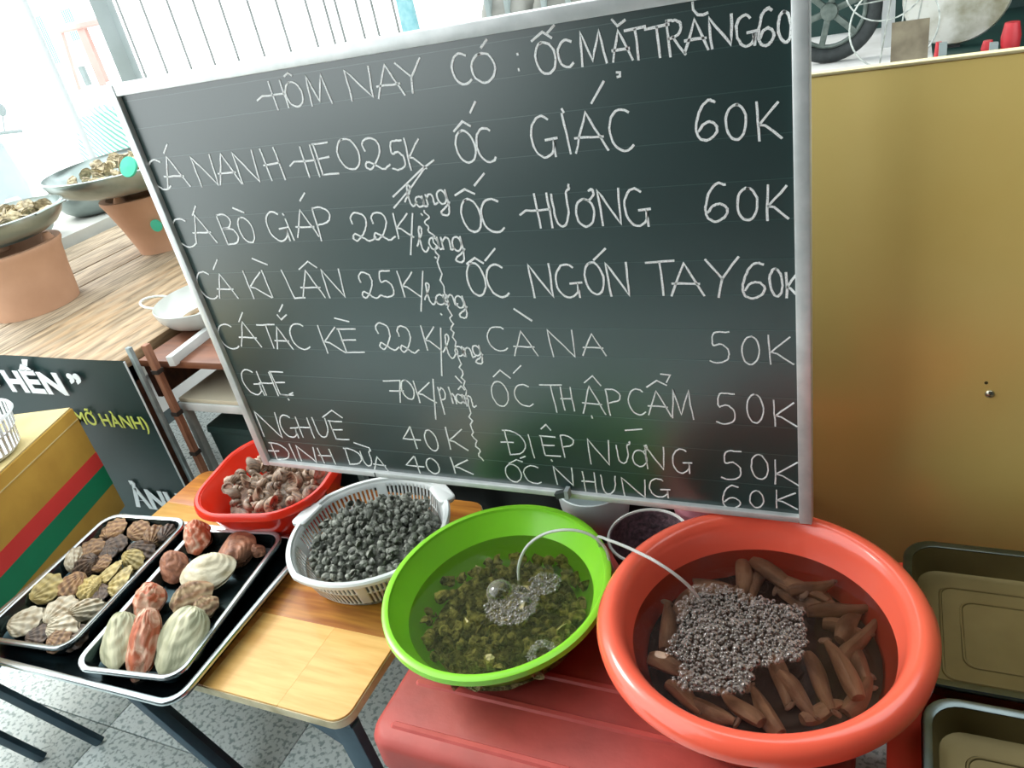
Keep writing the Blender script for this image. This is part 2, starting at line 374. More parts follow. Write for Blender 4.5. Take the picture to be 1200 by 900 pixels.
rp = nt.nodes.new('ShaderNodeMapRange'); rp.inputs['From Min'].default_value = .33; rp.inputs['From Max'].default_value = .47; rp.inputs['To Min'].default_value = .6
nt.links.new(nz.outputs['Fac'], rp.inputs['Value']); nt.links.new(rp.outputs[0], b.inputs['Alpha'])
for (org, style, gl, marks) in rows:
    wd = WID[style]
    P = lambda X, Y: bp(org[0]+X/org[2], org[1]+Y/org[2])
    words = []; last = None
    for g in gl:
        gap = None if last is None else (g[1]-g[3]/2)-(last[1]+last[3]/2)-(34 if g[0] == 'h_' else 0)
        if gap is None or gap > 22 or gap < -90 or (g[0] in 'l256 4 7'.split() and last[0] not in '0256457') or (g[0] == 'p' ): words.append([MB(), g[1], g[2], g[1]])
        w_ = words[-1]; w_[3] = g[1]; last = g; mb = w_[0]
        (ch, cx, cy, gw, gh) = g
        c = P(cx, cy); wl = P(cx-gw/2, cy); wr = P(cx+gw/2, cy); tt = P(cx, cy-gh/2); bb = P(cx, cy+gh/2)
        W_ = abs(wr[0]-wl[0]); H_ = abs(tt[1]-bb[1]); sk = random.uniform(-.04, .05)
        for st in G[ch]:
            if ch in CURVY: st = smooth2(st)
            pts = [(c[0]+(u-.5)*W_+sk*(v-.5)*H_, c[1]+(v-.5)*H_) for u, v in st]
            pts = subdiv(pts); pts = [(x+random.uniform(-.0006, .0006), y+random.uniform(-.0006, .0006)) for x, y in pts]
            ribbon(mb, pts, wd)
    for st in marks:
        mx = st[0][0]; w_ = min(words, key=lambda w: max(w[1]-mx, mx-w[3], 0))
        ribbon(w_[0], subdiv([P(*p) for p in st]), wd)
    for w_ in words: link('chalk_word', w_[0].mesh(False, fix=False), chalk, board)
mb = MB(); wave = []
wp = [(498, 247), (501, 256), (498, 263), (507, 277), (512, 300), (520, 343), (528, 370), (530, 390), (538, 423), (543, 447), (550, 480), (553, 507), (560, 527), (565, 543)]
for (a, b2) in zip(wp, wp[1:]):
    for i in range(6):
        t = i/6; x = a[0]+(b2[0]-a[0])*t; y = a[1]+(b2[1]-a[1])*t; wave.append(bp(x+2.0*math.sin(y*.55), y))
ribbon(mb, wave, .0028); link('chalk_divider', mb.mesh(False, fix=False), chalk, board, label='wavy vertical chalk line')

# =====================================================================
#  LOW WOODEN TABLE, COOL BOX
# =====================================================================
wa = mat('pine_light', 'e0b46a', 'd2a055', rough=.42, scale=7, stretch=(1.2, 10, 6), rnd=.06, coat=.15, detail=6)
wb = mat('pine_orange', 'cf8e3c', 'a8642a', rough=.42, scale=6, stretch=(1, 9, 6), rnd=.06, coat=.15, detail=6, band=(3, 6, 'Y', '8a4a1e', .22))
wc = mat('pine_edge', 'cfc6a4', 'a89c78', rough=.6, scale=20)
steel_dark = mat('teal_steel', '3a5563', '2b4350', rough=.5, metal=.2, scale=12)
tx0, tx1, ty0, ty1 = -1.722, -.824, .633, 1.247
table = thing('folding_table', 'low pine-topped folding table carrying the steel trays and the two baskets', 'table', ((tx0+tx1)/2, (ty0+ty1)/2, 0))
TX, TY = table.location.x, table.location.y
hw, hd = (tx1-tx0)/2, (ty1-ty0)/2
link('edge_band', MB().rrloft([(hw-.004, hd-.004, .03, TABZ-.026), (hw, hd, .034, TABZ-.022), (hw, hd, .034, TABZ-.004)], capbot=True, captop=True).mesh(), wc, table)
ys = [-hd+.002, -.115, .02, .16, hd-.002]
def plank_rr(x0, x1, y0, y1, m, corners):
    # plank with the table's rounded corners where asked
    R_ = .032; pts = []
    for q, (sx, sy, cx, cy) in enumerate(((1, 1, x1, y1), (0, 1, x0, y1), (0, 0, x0, y0), (1, 0, x1, y0))):
        r = R_ if q in corners else .002
        ccx = cx-r if sx else cx+r; ccy = cy-r if sy else cy+r
        for i in range(6):
            a = PI/2*q+PI/2*i/5; pts.append((ccx+r*math.cos(a), ccy+r*math.sin(a)))
    n = len(pts); v = [(x, y, TABZ-.004) for x, y in pts]+[(x, y, TABZ-.0006) for x, y in pts]+[((x0+x1)/2+(x-(x0+x1)/2)*.997, (y0+y1)/2+(y-(y0+y1)/2)*.995, TABZ) for x, y in pts]
    f = [tuple(range(2*n, 3*n))]+[(k*n+i, k*n+(i+1) % n, (k+1)*n+(i+1) % n, (k+1)*n+i) for k in (0, 1) for i in range(n)]
    link('plank', MB().add(v, f).mesh(), m, table)
# front row, butt-jointed pieces
plank_rr(-hw+.002, -.20, ys[0], ys[1], wa, (2,)); plank_rr(-.20, .115, ys[0], ys[1], wb, ()); plank_rr(.115, .30, ys[0], ys[1], wa, ()); plank_rr(.30, hw-.002, ys[0], ys[1], wa, (3,))
plank_rr(-hw+.002, -.05, ys[1], ys[2], wb, ()); plank_rr(-.05, hw-.002, ys[1], ys[2], wb, ())
plank_rr(-hw+.002, .1, ys[2], ys[3], wa, ()); plank_rr(.1, hw-.002, ys[2], ys[3], wb, ())
plank_rr(-hw+.002, hw-.002, ys[3], ys[4], wb, (0, 1))
for sy in (-1, 1):
    link('apron', boxm(-hw+.05, hw-.05, sy*(hd-.03)-.012, sy*(hd-.03)+.012, TABZ-.055, TABZ-.0265, .002), steel_dark, table)
for sx in (-1, 1): link('apron', boxm(sx*(hw-.05)-.012, sx*(hw-.05)+.012, -hd+.045, hd-.045, TABZ-.055, TABZ-.0265, .002), steel_dark, table)
for sy, yy in ((-1, -hd+.03), (1, hd-.03)):
    link('leg', bar((-.29, yy, TABZ-.04), (.03, yy, .0), .022, .034, .002), steel_dark, table)
    link('leg', bar((-.33, yy+.03, TABZ-.04), (-.01, yy+.03, .0), .018, .022, .002), steel_dark, table)
    link('leg', bar((hw-.03, yy, TABZ-.04), (hw-.0, yy, .0), .022, .05, .002), steel_dark, table)
link('gusset', MB().add([(hw-.16, -hd+.02, TABZ-.03), (hw-.01, -hd+.02, TABZ-.03), (hw-.01, -hd+.02, .25), (hw-.05, -hd+.02, .34), (hw-.16, -hd+.045, TABZ-.03), (hw-.01, -hd+.045, TABZ-.03), (hw-.01, -hd+.045, .25), (hw-.05, -hd+.045, .34)],
     [(0, 1, 2, 3), (4, 5, 6, 7), (0, 1, 5, 4), (1, 2, 6, 5), (2, 3, 7, 6), (3, 0, 4, 7)]).mesh(False), steel_dark, table)

red_dull = mat('worn_red_plastic', 'b04a42', '8e3c34', rough=.5, scale=9, lo=.3, hi=.75, spec=.35, bump=.1, bscale=30)
cx0, cx1, cy0, cy1 = -.768, -.013, .612, 1.165
cool = thing('cool_box', 'worn dull red plastic cool box with ribbed lid under the two basins', 'cool box', ((cx0+cx1)/2, (cy0+cy1)/2, 0))
CX, CY = cool.location.x, cool.location.y; chw, chd = (cx1-cx0)/2, (cy1-cy0)/2
link('body', MB().rrloft([(chw-.04, chd-.04, .04, 0), (chw-.015, chd-.015, .04, LIDZ-.075)], capbot=True, captop=True).mesh(), red_dull, cool)
link('lid', MB().rrloft([(chw-.006, chd-.006, .04, LIDZ-.0745), (chw, chd, .045, LIDZ-.068), (chw, chd, .045, LIDZ-.016), (chw-.004, chd-.004, .043, LIDZ-.006), (chw-.014, chd-.014, .04, LIDZ)], capbot=True, captop=True).mesh(), red_dull, cool)
for yy in (.652, .742, .812, .93, 1.05):
    link('rib', MB().rrloft([(chw-.035, .008, .008, LIDZ-.001), (chw-.04, .004, .004, LIDZ+.004)], captop=True).mesh(), mat('worn_red_rib', 'bf544c', 'a84039', rough=.5, scale=12), cool, (0, yy-CY, 0))

# =====================================================================
#  STEEL TRAYS
# =====================================================================
steel = mat('tray_steel', 'c9d0d0', 'aab4b5', rough=.22, metal=.92, scale=5, bump=.02, bscale=30)
steel2 = mat('tray_steel_dull', '5c6a6c', '46565a', rough=.25, metal=.95, scale=6)
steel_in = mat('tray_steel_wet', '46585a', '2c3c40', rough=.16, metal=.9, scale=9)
def tray(name, label, x0, x1, y0, y1, zr, depth, rot=0, lip=.009, emb=False, mrim=None, mbody=None, group=None, rad=.035):
    t = thing(name, label, 'tray', ((x0+x1)/2, (y0+y1)/2, zr-depth), (0, 0, rot), group)
    hw, hd = (x1-x0)/2, (y1-y0)/2; R = rad
    iw, id_ = hw-lip, hd-lip; sl_ = .012
    link('tray_body', MB().rrloft([(iw-sl_, id_-sl_, R, .0), (iw-.001, id_-.001, R, depth-.002), (iw-.002, id_-.002, R, depth-.002), (iw-sl_-.001, id_-sl_-.001, R-.004, .006), (iw-sl_-.010, id_-sl_-.010, R-.008, .0025)], capbot=True, captop=True).mesh(), mbody or steel_in, t)
    link('rim', MB().rrloft([(iw-.002, id_-.002, R, depth-.003), (iw-.002, id_-.002, R, depth), (iw+.002, id_+.002, R+.003, depth+.0015), (hw-.002, hd-.002, R+.006, depth+.0015), (hw, hd, R+.008, depth-.001), (hw, hd, R+.008, depth-.006), (hw-.002, hd-.002, R+.006, depth-.006), (iw-.001, id_-.001, R, depth-.003)], capbot=False).mesh(), mrim or steel, t)
    if emb:
        for k, (a, b_) in enumerate(((.045, .040), (.075, .070))):
            link('embossed_line', MB().rrloft([(iw-a, id_-a, .02, .0024), (iw-a-.0015, id_-a-.0015, .019, .0042), (iw-a-.004, id_-a-.004, .018, .0042), (iw-a-.0055, id_-a-.0055, .017, .0024)], capbot=False).mesh(), mbody, t)
    return t
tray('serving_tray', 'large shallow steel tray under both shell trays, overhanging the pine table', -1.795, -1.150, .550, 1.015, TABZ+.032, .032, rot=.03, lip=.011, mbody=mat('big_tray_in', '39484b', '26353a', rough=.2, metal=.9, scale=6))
ST = TABZ+.004
t2 = tray('shell_tray', 'small steel tray of thick pink and white clams, nearer the white colander', -1.460, -1.195, .583, 1.002, ST+.042, .038, rot=.13)
t1 = tray('shell_tray', 'small steel tray of ribbed brown scallops beside the striped carton', -1.768, -1.502, .585, 1.000, ST+.042, .038, rot=.10)

# ---- bivalves
def valve(R, asp, H, nr, amp, flat=0, seed=0, nphi=120, nt_=22, knob=0):
    rnd = random.Random(seed); ph = [rnd.uniform(0, 6) for _ in range(6)]
    vs = []; fs = []
    A = math.radians(86)
    for j in range(nt_+1):
        t = (j/nt_)
        for i in range(nphi+1):
            f = -A+2*A*i/nphi
            rho = 2*R*(max(math.cos(f), 0)**.72+.0)*(1+.03*math.sin(3*f+ph[0]))
            rho *= 1+.03*math.cos(nr*f)*(t > .85)
            x = asp*rho*t*math.sin(f); y = rho*t*math.cos(f)-R
            dd = 1-t
            z = H*(1-(1-min(1, dd*1.15))**2.2)*math.cos(f*.85)**.5*(1-.35*(t < .2)*(1-t/.2))
            z += amp*math.cos(nr*f)*min(1, t*2)*(1 if t < .98 else .4)*(.4+.6*math.cos(f))
            z += knob*H*(math.sin(x/R*4+ph[1])*math.sin(y/R*3.4+ph[2])+.6*math.sin(y/R*9+ph[3]))*dd
            z += .016*R*math.sin(t*34+.6*math.sin(f*5+ph[4]))*min(1, t*3)
            vs.append((x, y, max(z, 0) if j < nt_ else 0))
    n = nphi+1
    for j in range(nt_):
        for i in range(nphi): fs.append((j*n+i, j*n+i+1, (j+1)*n+i+1, (j+1)*n+i))
    # ears at the hinge
    k = len(vs); e = R*.32
    vs += [(-e*1.2, -R*1.0, 0), (e*1.2, -R*1.0, 0), (e*.9, -R*.72, H*.25), (-e*.9, -R*.72, H*.25), (0, -R*1.02, H*.3)]
    fs += [(k, k+1, k+4), (k+1, k+2, k+4), (k+2, k+3, k+4), (k+3, k, k+4)]
    return MB().add(vs, fs).mesh()
def bivalve(name, label, cat, group, R, asp, H, nr, amp, mtop, seed, knob=0, mflesh=None):
    r = thing(name, label, cat, (0, 0, 0), (0, 0, 0), group)
    me = valve(R, asp, H, nr, amp, seed=seed, knob=knob)
    link('valve', me, mtop, r, (0, 0, .0012)); link('valve', valve(R*.985, asp, H*.7, nr, amp, seed=seed+1, knob=knob), mtop, r, (0, 0, -.0012), (PI, 0, PI))
    r.children[1].rotation_euler = (0, PI, 0)
    return r
sc_m = [mat('scallop_brown', '8f6a48', '5e4433', rough=.5, scale=60, rnd=.18, band=(22, 3, 'Y', 'c4a070', .45)),
        mat('scallop_olive', 'b09a58', '776a3c', rough=.5, scale=55, rnd=.12, band=(24, 3, 'Y', 'd6c58c', .4)),
        mat('scallop_pale', 'c9c0a6', '95805e', rough=.5, scale=50, rnd=.1, band=(24, 3, 'Y', 'e2dcc6', .4)),
        mat('scallop_dark', '5a483c', '38302a', rough=.45, scale=60, rnd=.15, band=(22, 3, 'Y', '8a735c', .35))]
def s4(X, Y): return X/3.75, 580+Y/3.75
# X, Y in the crop, radius px(crop), rotation deg, tilt x, tilt y, material, aspect, words
scal = [
 (500,150,58,200,.3,0,0,1.0,'brown scallop at the back left end of the tray, lying flat'),
 (612,155,50,160,.35,.2,0,1.0,'reddish brown fan scallop at the back edge, second from the corner'),
 (680,180,52,185,.2,1.2,0,.75,'narrow brown scallop standing on edge near the back right corner'),
 (732,168,44,180,.1,1.25,3,.7,'dark scallop on edge in the back right corner of the tray'),
 (505,222,55,150,.1,.1,3,1.0,'dark grey-brown scallop half under the back left one'),
 (398,238,55,210,.25,.1,0,1.05,'grey-brown striped scallop by the left rim, third row back'),
 (622,246,58,100,.2,.3,3,.8,'dusky purple-brown scallop beneath the fan scallop at the back'),
 (588,284,56,80,.7,.1,1,.7,'thin yellow-edged scallop tilted up below the purple-brown one'),
 (334,285,56,205,.1,1.2,2,.7,'pale scallop leaning on edge against the left rim'),
 (378,312,62,300,.9,.1,3,.75,'dark scallop seen edge-on below the grey-brown striped one'),
 (445,300,44,190,.2,0,0,1.0,'small brown scallop in the middle of the back half'),
 (205,412,66,170,.3,.2,1,1.0,'yellow-green crusted scallop at the left rim'),
 (318,396,60,330,.15,.2,0,.85,'speckled tan scallop right of the yellow-green one'),
 (392,408,55,280,.35,0,1,.9,'golden speckled scallop in the middle of the tray'),
 (488,345,60,160,.2,-.5,1,.9,'brown-yellow scallop standing behind the bright ribbed one'),
 (535,378,66,130,.45,-.5,1,.95,'bright yellow ribbed scallop on the right side of the tray'),
 (266,508,66,180,.2,.1,2,1.0,'tan fan scallop with clear ribs at the near left middle'),
 (120,556,72,120,.25,0,2,.8,'pale oval scallop at the near left corner of the tray'),
 (376,505,68,130,.5,.6,2,.55,'white scallop tilted on edge in the near half'),
 (284,594,72,95,1.0,.1,2,.7,'cream scallop seen edge-on near the front rim'),
 (330,630,56,100,.3,0,3,.9,'small grey scallop under the edge-on cream one'),
 (262,640,46,100,.2,.1,0,1.0,'brownish scallop tucked at the front rim'),
 (175,612,50,140,.1,0,3,1.0,'dark scallop under the pale oval one'),
 (430,440,48,20,.1,0,3,1.0,'dark scallop beneath the white tilted one'),
 (470,262,46,20,.1,0,3,1.0,'shadowed scallop below the grey-brown pair at the back'),
]
def spin(rot, tx, ty):
    return (Matrix.Rotation(tx, 3, 'X') @ Matrix.Rotation(ty, 3, 'Y') @ Matrix.Rotation(rot, 3, 'Z')).to_euler()
protos = [bivalve('scallop', '', 'scallop', 'scallops in the left shell tray', .030, 1.0, .010, 17, .0013, sc_m[k], k) for k in range(4)]
used = set(); base_z = ST+.007
for k, (X, Y, rp_, rot, tx, ty, mi, asp, words) in enumerate(scal):
    x, y = s4(X, Y); zz_ = base_z+.013+(.008 if k not in (4, 22, 23, 24, 6, 20) else -.002)
    p = PZ(x, y, zz_); s_ = rp_/55*1.04
    s3 = (s_*asp, s_, s_*1.15)
    e = spin(math.radians(rot+180), tx*.6+.12, ty*.8)
    if mi not in used:
        used.add(mi); o = protos[mi]; o.location = p; o.rotation_euler = e; o.scale = s3; o['label'] = words
    else: dup(protos[mi], p, e, s3, words)
cl_m = [mat('clam_white', 'd8d2b6', 'a89a74', rough=.55, scale=55, rnd=.05, lo=.4, hi=.75, bump=.35, bscale=70),
        mat('clam_red', 'b4603e', 'e0c0a4', rough=.5, scale=45, rnd=.05, lo=.42, hi=.66, bump=.35, bscale=60, dist=1),
        mat('clam_pink', 'b07a5c', '7e5440', rough=.55, scale=60, rnd=.05, bump=.35, bscale=60, dist=1),
        mat('clam_green', 'c8c6a4', '8d9072', rough=.5, scale=22, rnd=.04, bump=.3, bscale=50, stretch=(3, .8, 1)),
        mat('clam_brown', 'a07a56', '5f4532', rough=.55, scale=40, bump=.3, bscale=70, band=(14, 4, 'Y', 'd8c49a', .5))]
cl = [ # X,Y, half width px, half length px, rot, tilt, mat, thick, words
 (870,192,72,84,15,.25,1,1.3,'red-mottled white clam in the back left corner of the tray'),
 (1040,238,92,90,200,.2,2,1.2,'large pinkish brown clam in the back right corner'),
 (770,322,66,78,20,.3,2,1.2,'brown and white clam by the left rim, second from the back'),
 (915,345,130,86,5,.15,0,1.0,'cream fan-shaped clam lying flat, widest on top of the pile'),
 (655,468,78,76,330,.3,1,1.3,'orange-brown clam with white edge in the middle by the left rim'),
 (845,455,102,66,15,.35,4,1.0,'ridged brown clam just under the cream fan-shaped one'),
 (530,645,80,122,8,.2,3,1.1,'cream and grey-brown clam at the near left corner'),
 (632,655,72,140,-12,.5,1,1.0,'long white and orange clam between the two near corner ones'),
 (795,645,116,140,-22,.3,3,1.1,'biggest pale green-streaked clam at the near right corner'),
 (1140,250,30,34,60,.2,2,.8,'small pink clam tip against the right rim at the back'),
 (905,500,60,50,40,.1,4,.8,'brown clam wedged under the ridged one'),
]
protos = [bivalve('clam', '', 'clam', 'thick clams in the right shell tray', .036, 1.0, .019, (5, 11, 7, 9, 13)[k], (.0009, .0010, .0010, .0010, .0016)[k], cl_m[k], 20+k, knob=.10) for k in range(5)]
used = set()
for k, (X, Y, hw_, hl_, rot, tx, mi, th, words) in enumerate(cl):
    x, y = s4(X, Y); p = PZ(x, y, base_z+.026+(0.006 if k in (3, 7) else 0)-(.01 if k > 8 else 0)); s_ = .45/1000
    s3 = (hw_*s_/.036, hl_*s_*1.1/.036, th*1.35)
    e = spin(math.radians(rot+180+20), tx+.15, .1)
    if mi not in used:
        used.add(mi); o = protos[mi]; o.location = p; o.rotation_euler = e; o.scale = s3; o['label'] = words
    else: dup(protos[mi], p, e, s3, words)

# =====================================================================
#  SNAILS
# =====================================================================
def spiral(R, turns, k, a, b_, h, seg=14, ring=9, spike=0, rib=0, lip=1.25, squash=1):
    vs = []; fs = []; n = int(seg*turns)
    for i in range(n+1):
        th = 2*PI*(i/seg); s = math.exp(k*(th-2*PI*turns)); c, sn = math.cos(th), math.sin(th)
        rr = b_*s*(1+rib*math.cos(th*4)); 
        if i == n: rr *= lip
        cc = Vector((a*s*c, a*s*sn, -h*s*squash+h*.55)); rad = Vector((c, sn, 0)); up = Vector((0, 0, 1))
        for j in range(ring):
            an = 2*PI*j/ring; q = rr*(1+(spike if (j == 1 and i % 3 == 0) else 0))
            vs.append((cc+rad*math.cos(an)*q+up*math.sin(an)*q*1.12)*R)
    for i in range(n):
        for j in range(ring):
            j2 = (j+1) % ring; fs.append((i*ring+j, i*ring+j2, (i+1)*ring+j2, (i+1)*ring+j))
    last = [n*ring+j for j in range(ring)]
    # recessed aperture
    c = sum((Vector(vs[q]) for q in last), Vector())/ring
    th = 2*PI*turns; tg = Vector((-math.sin(th), math.cos(th), 0))
    inn = [c+(Vector(vs[q])-c)*.78 for q in last]; m0 = len(vs); vs += [tuple(x) for x in inn]
    deep = [c+(Vector(vs[q])-c)*.6-tg*R*b_*.5 for q in last]; vs += [tuple(x) for x in deep]
    for j in range(ring):
        j2 = (j+1) % ring; fs.append((last[j], last[j2], m0+j2, m0+j)); fs.append((m0+j, m0+j2, m0+ring+j2, m0+ring+j))
    me = MB().add(vs, fs).mesh()
    op = MB().add(deep, [tuple(range(ring))]).mesh(fix=False)
    return me, op
def snail_proto(name, cat, group, R, args, mshell, mop, opname='operculum'):
    me, op = spiral(R, **args)
    r = link(name, me, mshell); tag(r, '', cat, group)
    link(opname, op, mop, r)
    return r
whelk_m = mat('whelk_shell', 'a89684', '4c3e34', rough=.4, scale=45, rnd=.3, lo=.35, hi=.62, band=(60, 4, 'Z', 'c9a683', .35), bump=.3, bscale=120)
flesh_m = mat('whelk_mouth', 'c8a080', '6b4a38', rough=.35, scale=60, rnd=.15)
small_m = mat('small_snail_shell', '8c9084', '50554c', rough=.5, scale=120, rnd=.3, bump=.3, bscale=300)
small_op = mat('small_snail_mouth', '9a988a', '3f4038', rough=.5, scale=160, rnd=.1)
moss_m = mat('horned_snail_shell', 'c4b67e', '57522f', rough=.55, scale=90, rnd=.3, bump=.5, bscale=200)
moss_op = mat('horned_snail_mouth', 'b09a60', '4c4428', rough=.5, scale=120)

def heap(proto, centre, rad, zf, step, jit, group, labelf, inside=None, scl=(.85, 1.15), maxn=290, tilt=1.0, upright=False):
    """jittered hex packing over a mound"""
    pts = []; r = 0; j = 0; yy = -rad
    while yy <= rad:
        xx = -rad+(step/2 if j % 2 else 0)
        while xx <= rad:
            x = xx+random.uniform(-jit, jit); y = yy+random.uniform(-jit, jit)
            if (inside(x, y) if inside else math.hypot(x, y) <= rad): pts.append((x, y))
            xx += step
        yy += step*.866; j += 1
    random.shuffle(pts); pts = pts[:maxn]
    for i, (x, y) in enumerate(pts):
        z = zf(x, y)+random.uniform(-.25, .35)*step
        rot = (random.uniform(-PI, PI)*tilt, random.uniform(-PI, PI)*tilt, random.uniform(-PI, PI))
        s = random.uniform(*scl); loc = (centre[0]+x, centre[1]+y, z); lab = labelf(x, y)
        if i == 0: proto.location = loc; proto.rotation_euler = rot; proto.scale = (s,)*3; proto['label'] = lab
        else: dup(proto, loc, rot, (s,)*3, lab)
    return pts
def mound(name, label, centre, rad, zf, z0, m, cat, ry=1, n=26, inside_scale=1, amp=.004):
    vs = []; fs = []; K = 40
    for j in range(n+1):
        t = j/n
        for i in range(K):
            a = 2*PI*i/K; x = rad*t*math.cos(a); y = rad*ry*t*math.sin(a)
            vs.append((x, y, zf(x, y)-amp*1.5+amp*math.sin(x*260+y*90)*math.cos(y*240-x*60)))
    for j in range(n):
        for i in range(K): fs.append((j*K+i, j*K+(i+1) % K, (j+1)*K+(i+1) % K, (j+1)*K+i))
    base = len(vs)
    for i in range(K): a = 2*PI*i/K; vs.append((rad*.93*math.cos(a), rad*ry*.93*math.sin(a), z0))
    for i in range(K): fs.append((n*K+i, n*K+(i+1) % K, base+(i+1) % K, base+i))
    fs.append(tuple(base+i for i in range(K)))
    o = link(name, MB().add(vs, fs).mesh(), m, None, (centre[0], centre[1], 0)); return tag(o, label, cat, kind='stuff')

# ---------------- red basket of whelks ----------------
red_hot = mat('orange_red_plastic', 'e8341c', rough=.28, spec=.5, sub=.12, coat=.3, c2='dd2c16', scale=3)
BK = Vector((-1.338, 1.142, TABZ)); brot = .18
bas = thing('oval_basin', 'bright red oval plastic basin of whelks, partly behind the chalkboard', 'basin', BK, (0, 0, brot))
bw, bd, bh = .172, .172, .115
def rr(w_, d_, z, k=.70): return (w_, d_, min(w_, d_)*k, z)
link('basin_wall', MB().rrloft([rr(bw-.052, bd-.045, 0), rr(bw-.012, bd-.010, bh-.012), rr(bw-.012, bd-.010, bh-.002), rr(bw-.014, bd-.012, bh-.002), rr(bw-.054, bd-.047, .006)], n=12, capbot=True, captop=True).mesh(), red_hot, bas)
link('rim', MB().rrloft([rr(bw-.014, bd-.012, bh-.003), rr(bw-.011, bd-.009, bh+.002), rr(bw-.004, bd-.003, bh+.002), rr(bw, bd, bh-.002), rr(bw+.002, bd+.002, bh-.014), rr(bw, bd, bh-.015), rr(bw-.004, bd-.004, bh-.006), rr(bw-.012, bd-.010, bh-.008)], n=12, capbot=False).mesh(), red_hot, bas)
wargs = dict(turns=4, k=.115, a=.42, b_=.46, h=1.5, seg=14, ring=9, rib=.04, lip=1.15)
pr = snail_proto('whelk', 'whelk', 'whelks in the oval red basin', .029, wargs, whelk_m, flesh_m, 'mouth')
cR, sR = math.cos(brot), math.sin(brot)
def inb(x, y, s=.70):
    u = (x*cR+y*sR)/(bw*s); v = (-x*sR+y*cR)/(bd*s); return abs(u)**2.4+abs(v)**2.4 < 1
zfb = lambda x, y: TABZ+.088-.6*(x*x+y*y)
def where(x, y, A, B, C, D):
    return (A if y < 0 else B)+' '+(C if x < 0 else D)
heap(pr, BK, .20, zfb, .041, .007, None, lambda x, y: 'brown whelk with an open mouth lying in the oval red basin', inside=inb, scl=(.8, 1.2))
o = mound('buried_whelks', 'dense brown mass of whelks under the top layer in the oval red basin', BK, .128, lambda x, y: TABZ+.062-.6*(x*x+y*y), TABZ+.008, whelk_m, 'whelks', ry=1)
o.rotation_euler = (0, 0, brot)

# ---------------- white colander ----------------
CO = Vector((-.984, 1.020, TABZ)); cr = .177; chh = .095
col_m = mat('white_plastic', 'e3e8e6', 'd4dbd8', rough=.4, scale=4, spec=.45, sub=.05)
cot = thing('colander', 'white slotted plastic colander heaped with small grey snails', 'colander', CO, (0, 0, .35))
NC = 200
def colwall(prof, slots, sqv=.12):
    vs = []; fs = []
    for r, z in prof:
        for i in range(NC):
            a = 2*PI*i/NC; k = 1+(1/max(abs(math.cos(a)), abs(math.sin(a)))-1)*sqv
            vs.append((r*k*math.cos(a), r*k*math.sin(a), z))
    for j in range(len(prof)-1):
        for i in range(NC):
            if j in slots and i % 2 == 0 and (i % 50) > 2: continue
            fs.append((j*NC+i, j*NC+(i+1) % NC, (j+1)*NC+(i+1) % NC, (j+1)*NC+i))
    return vs, fs
prof = [(.128, .0), (.134, .004), (.140, .014), (.150, .046), (.1515, .050), (.160, .082), (.164, .090), (.168, .095)]
vs, fs = colwall(prof, {2, 4}); fs.append(tuple(range(NC-1, -1, -1)))
o = link('slotted_wall', MB().add(vs, fs).mesh(), col_m, cot)
md = o.modifiers.new('thick', 'SOLIDIFY'); md.thickness = .0022; md.offset = 1
link('rim', MB().lathe([(.166, .093), (.168, .098), (.176, .098), (.179, .094), (.178, .086), (.175, .086), (.174, .092), (.166, .093)], n=80, sq=.12, cap=False).mesh(), col_m, cot)
for a in [math.atan2(q_.y-CO.y, q_.x-CO.x)-.35 for q_ in (PZ(350, 602, .53), PZ(523, 577, .53))]:
    link('lug', MB().rrloft([(.016, .034, .010, .0835), (.019, .037, .012, .088), (.019, .037, .012, .0955), (.016, .034, .010, .0985)], capbot=True, captop=True).mesh(), col_m, cot, (.176*math.cos(a), .176*math.sin(a), 0), (0, 0, a))
sargs = dict(turns=3, k=.13, a=.42, b_=.58, h=1.15, seg=9, ring=8, lip=1.1)
pr = snail_proto('small_snail', 'snail', 'small grey snails in the white colander', .0128, sargs, small_m, small_op)
zfc = lambda x, y: TABZ+.086-.7*(x*x+y*y)
hc = CO+Vector((.008, -.006, 0))
heap(pr, hc, .142, zfc, .0192, .003, None, lambda x, y: 'small grey-green snail heaped in the white colander', scl=(.85, 1.2), maxn=290)
mound('buried_snails', 'grey-green mass of snails under the top layer in the white colander', hc, .142, lambda x, y: TABZ+.081-.7*(x*x+y*y), TABZ+.006, small_m, 'snails')

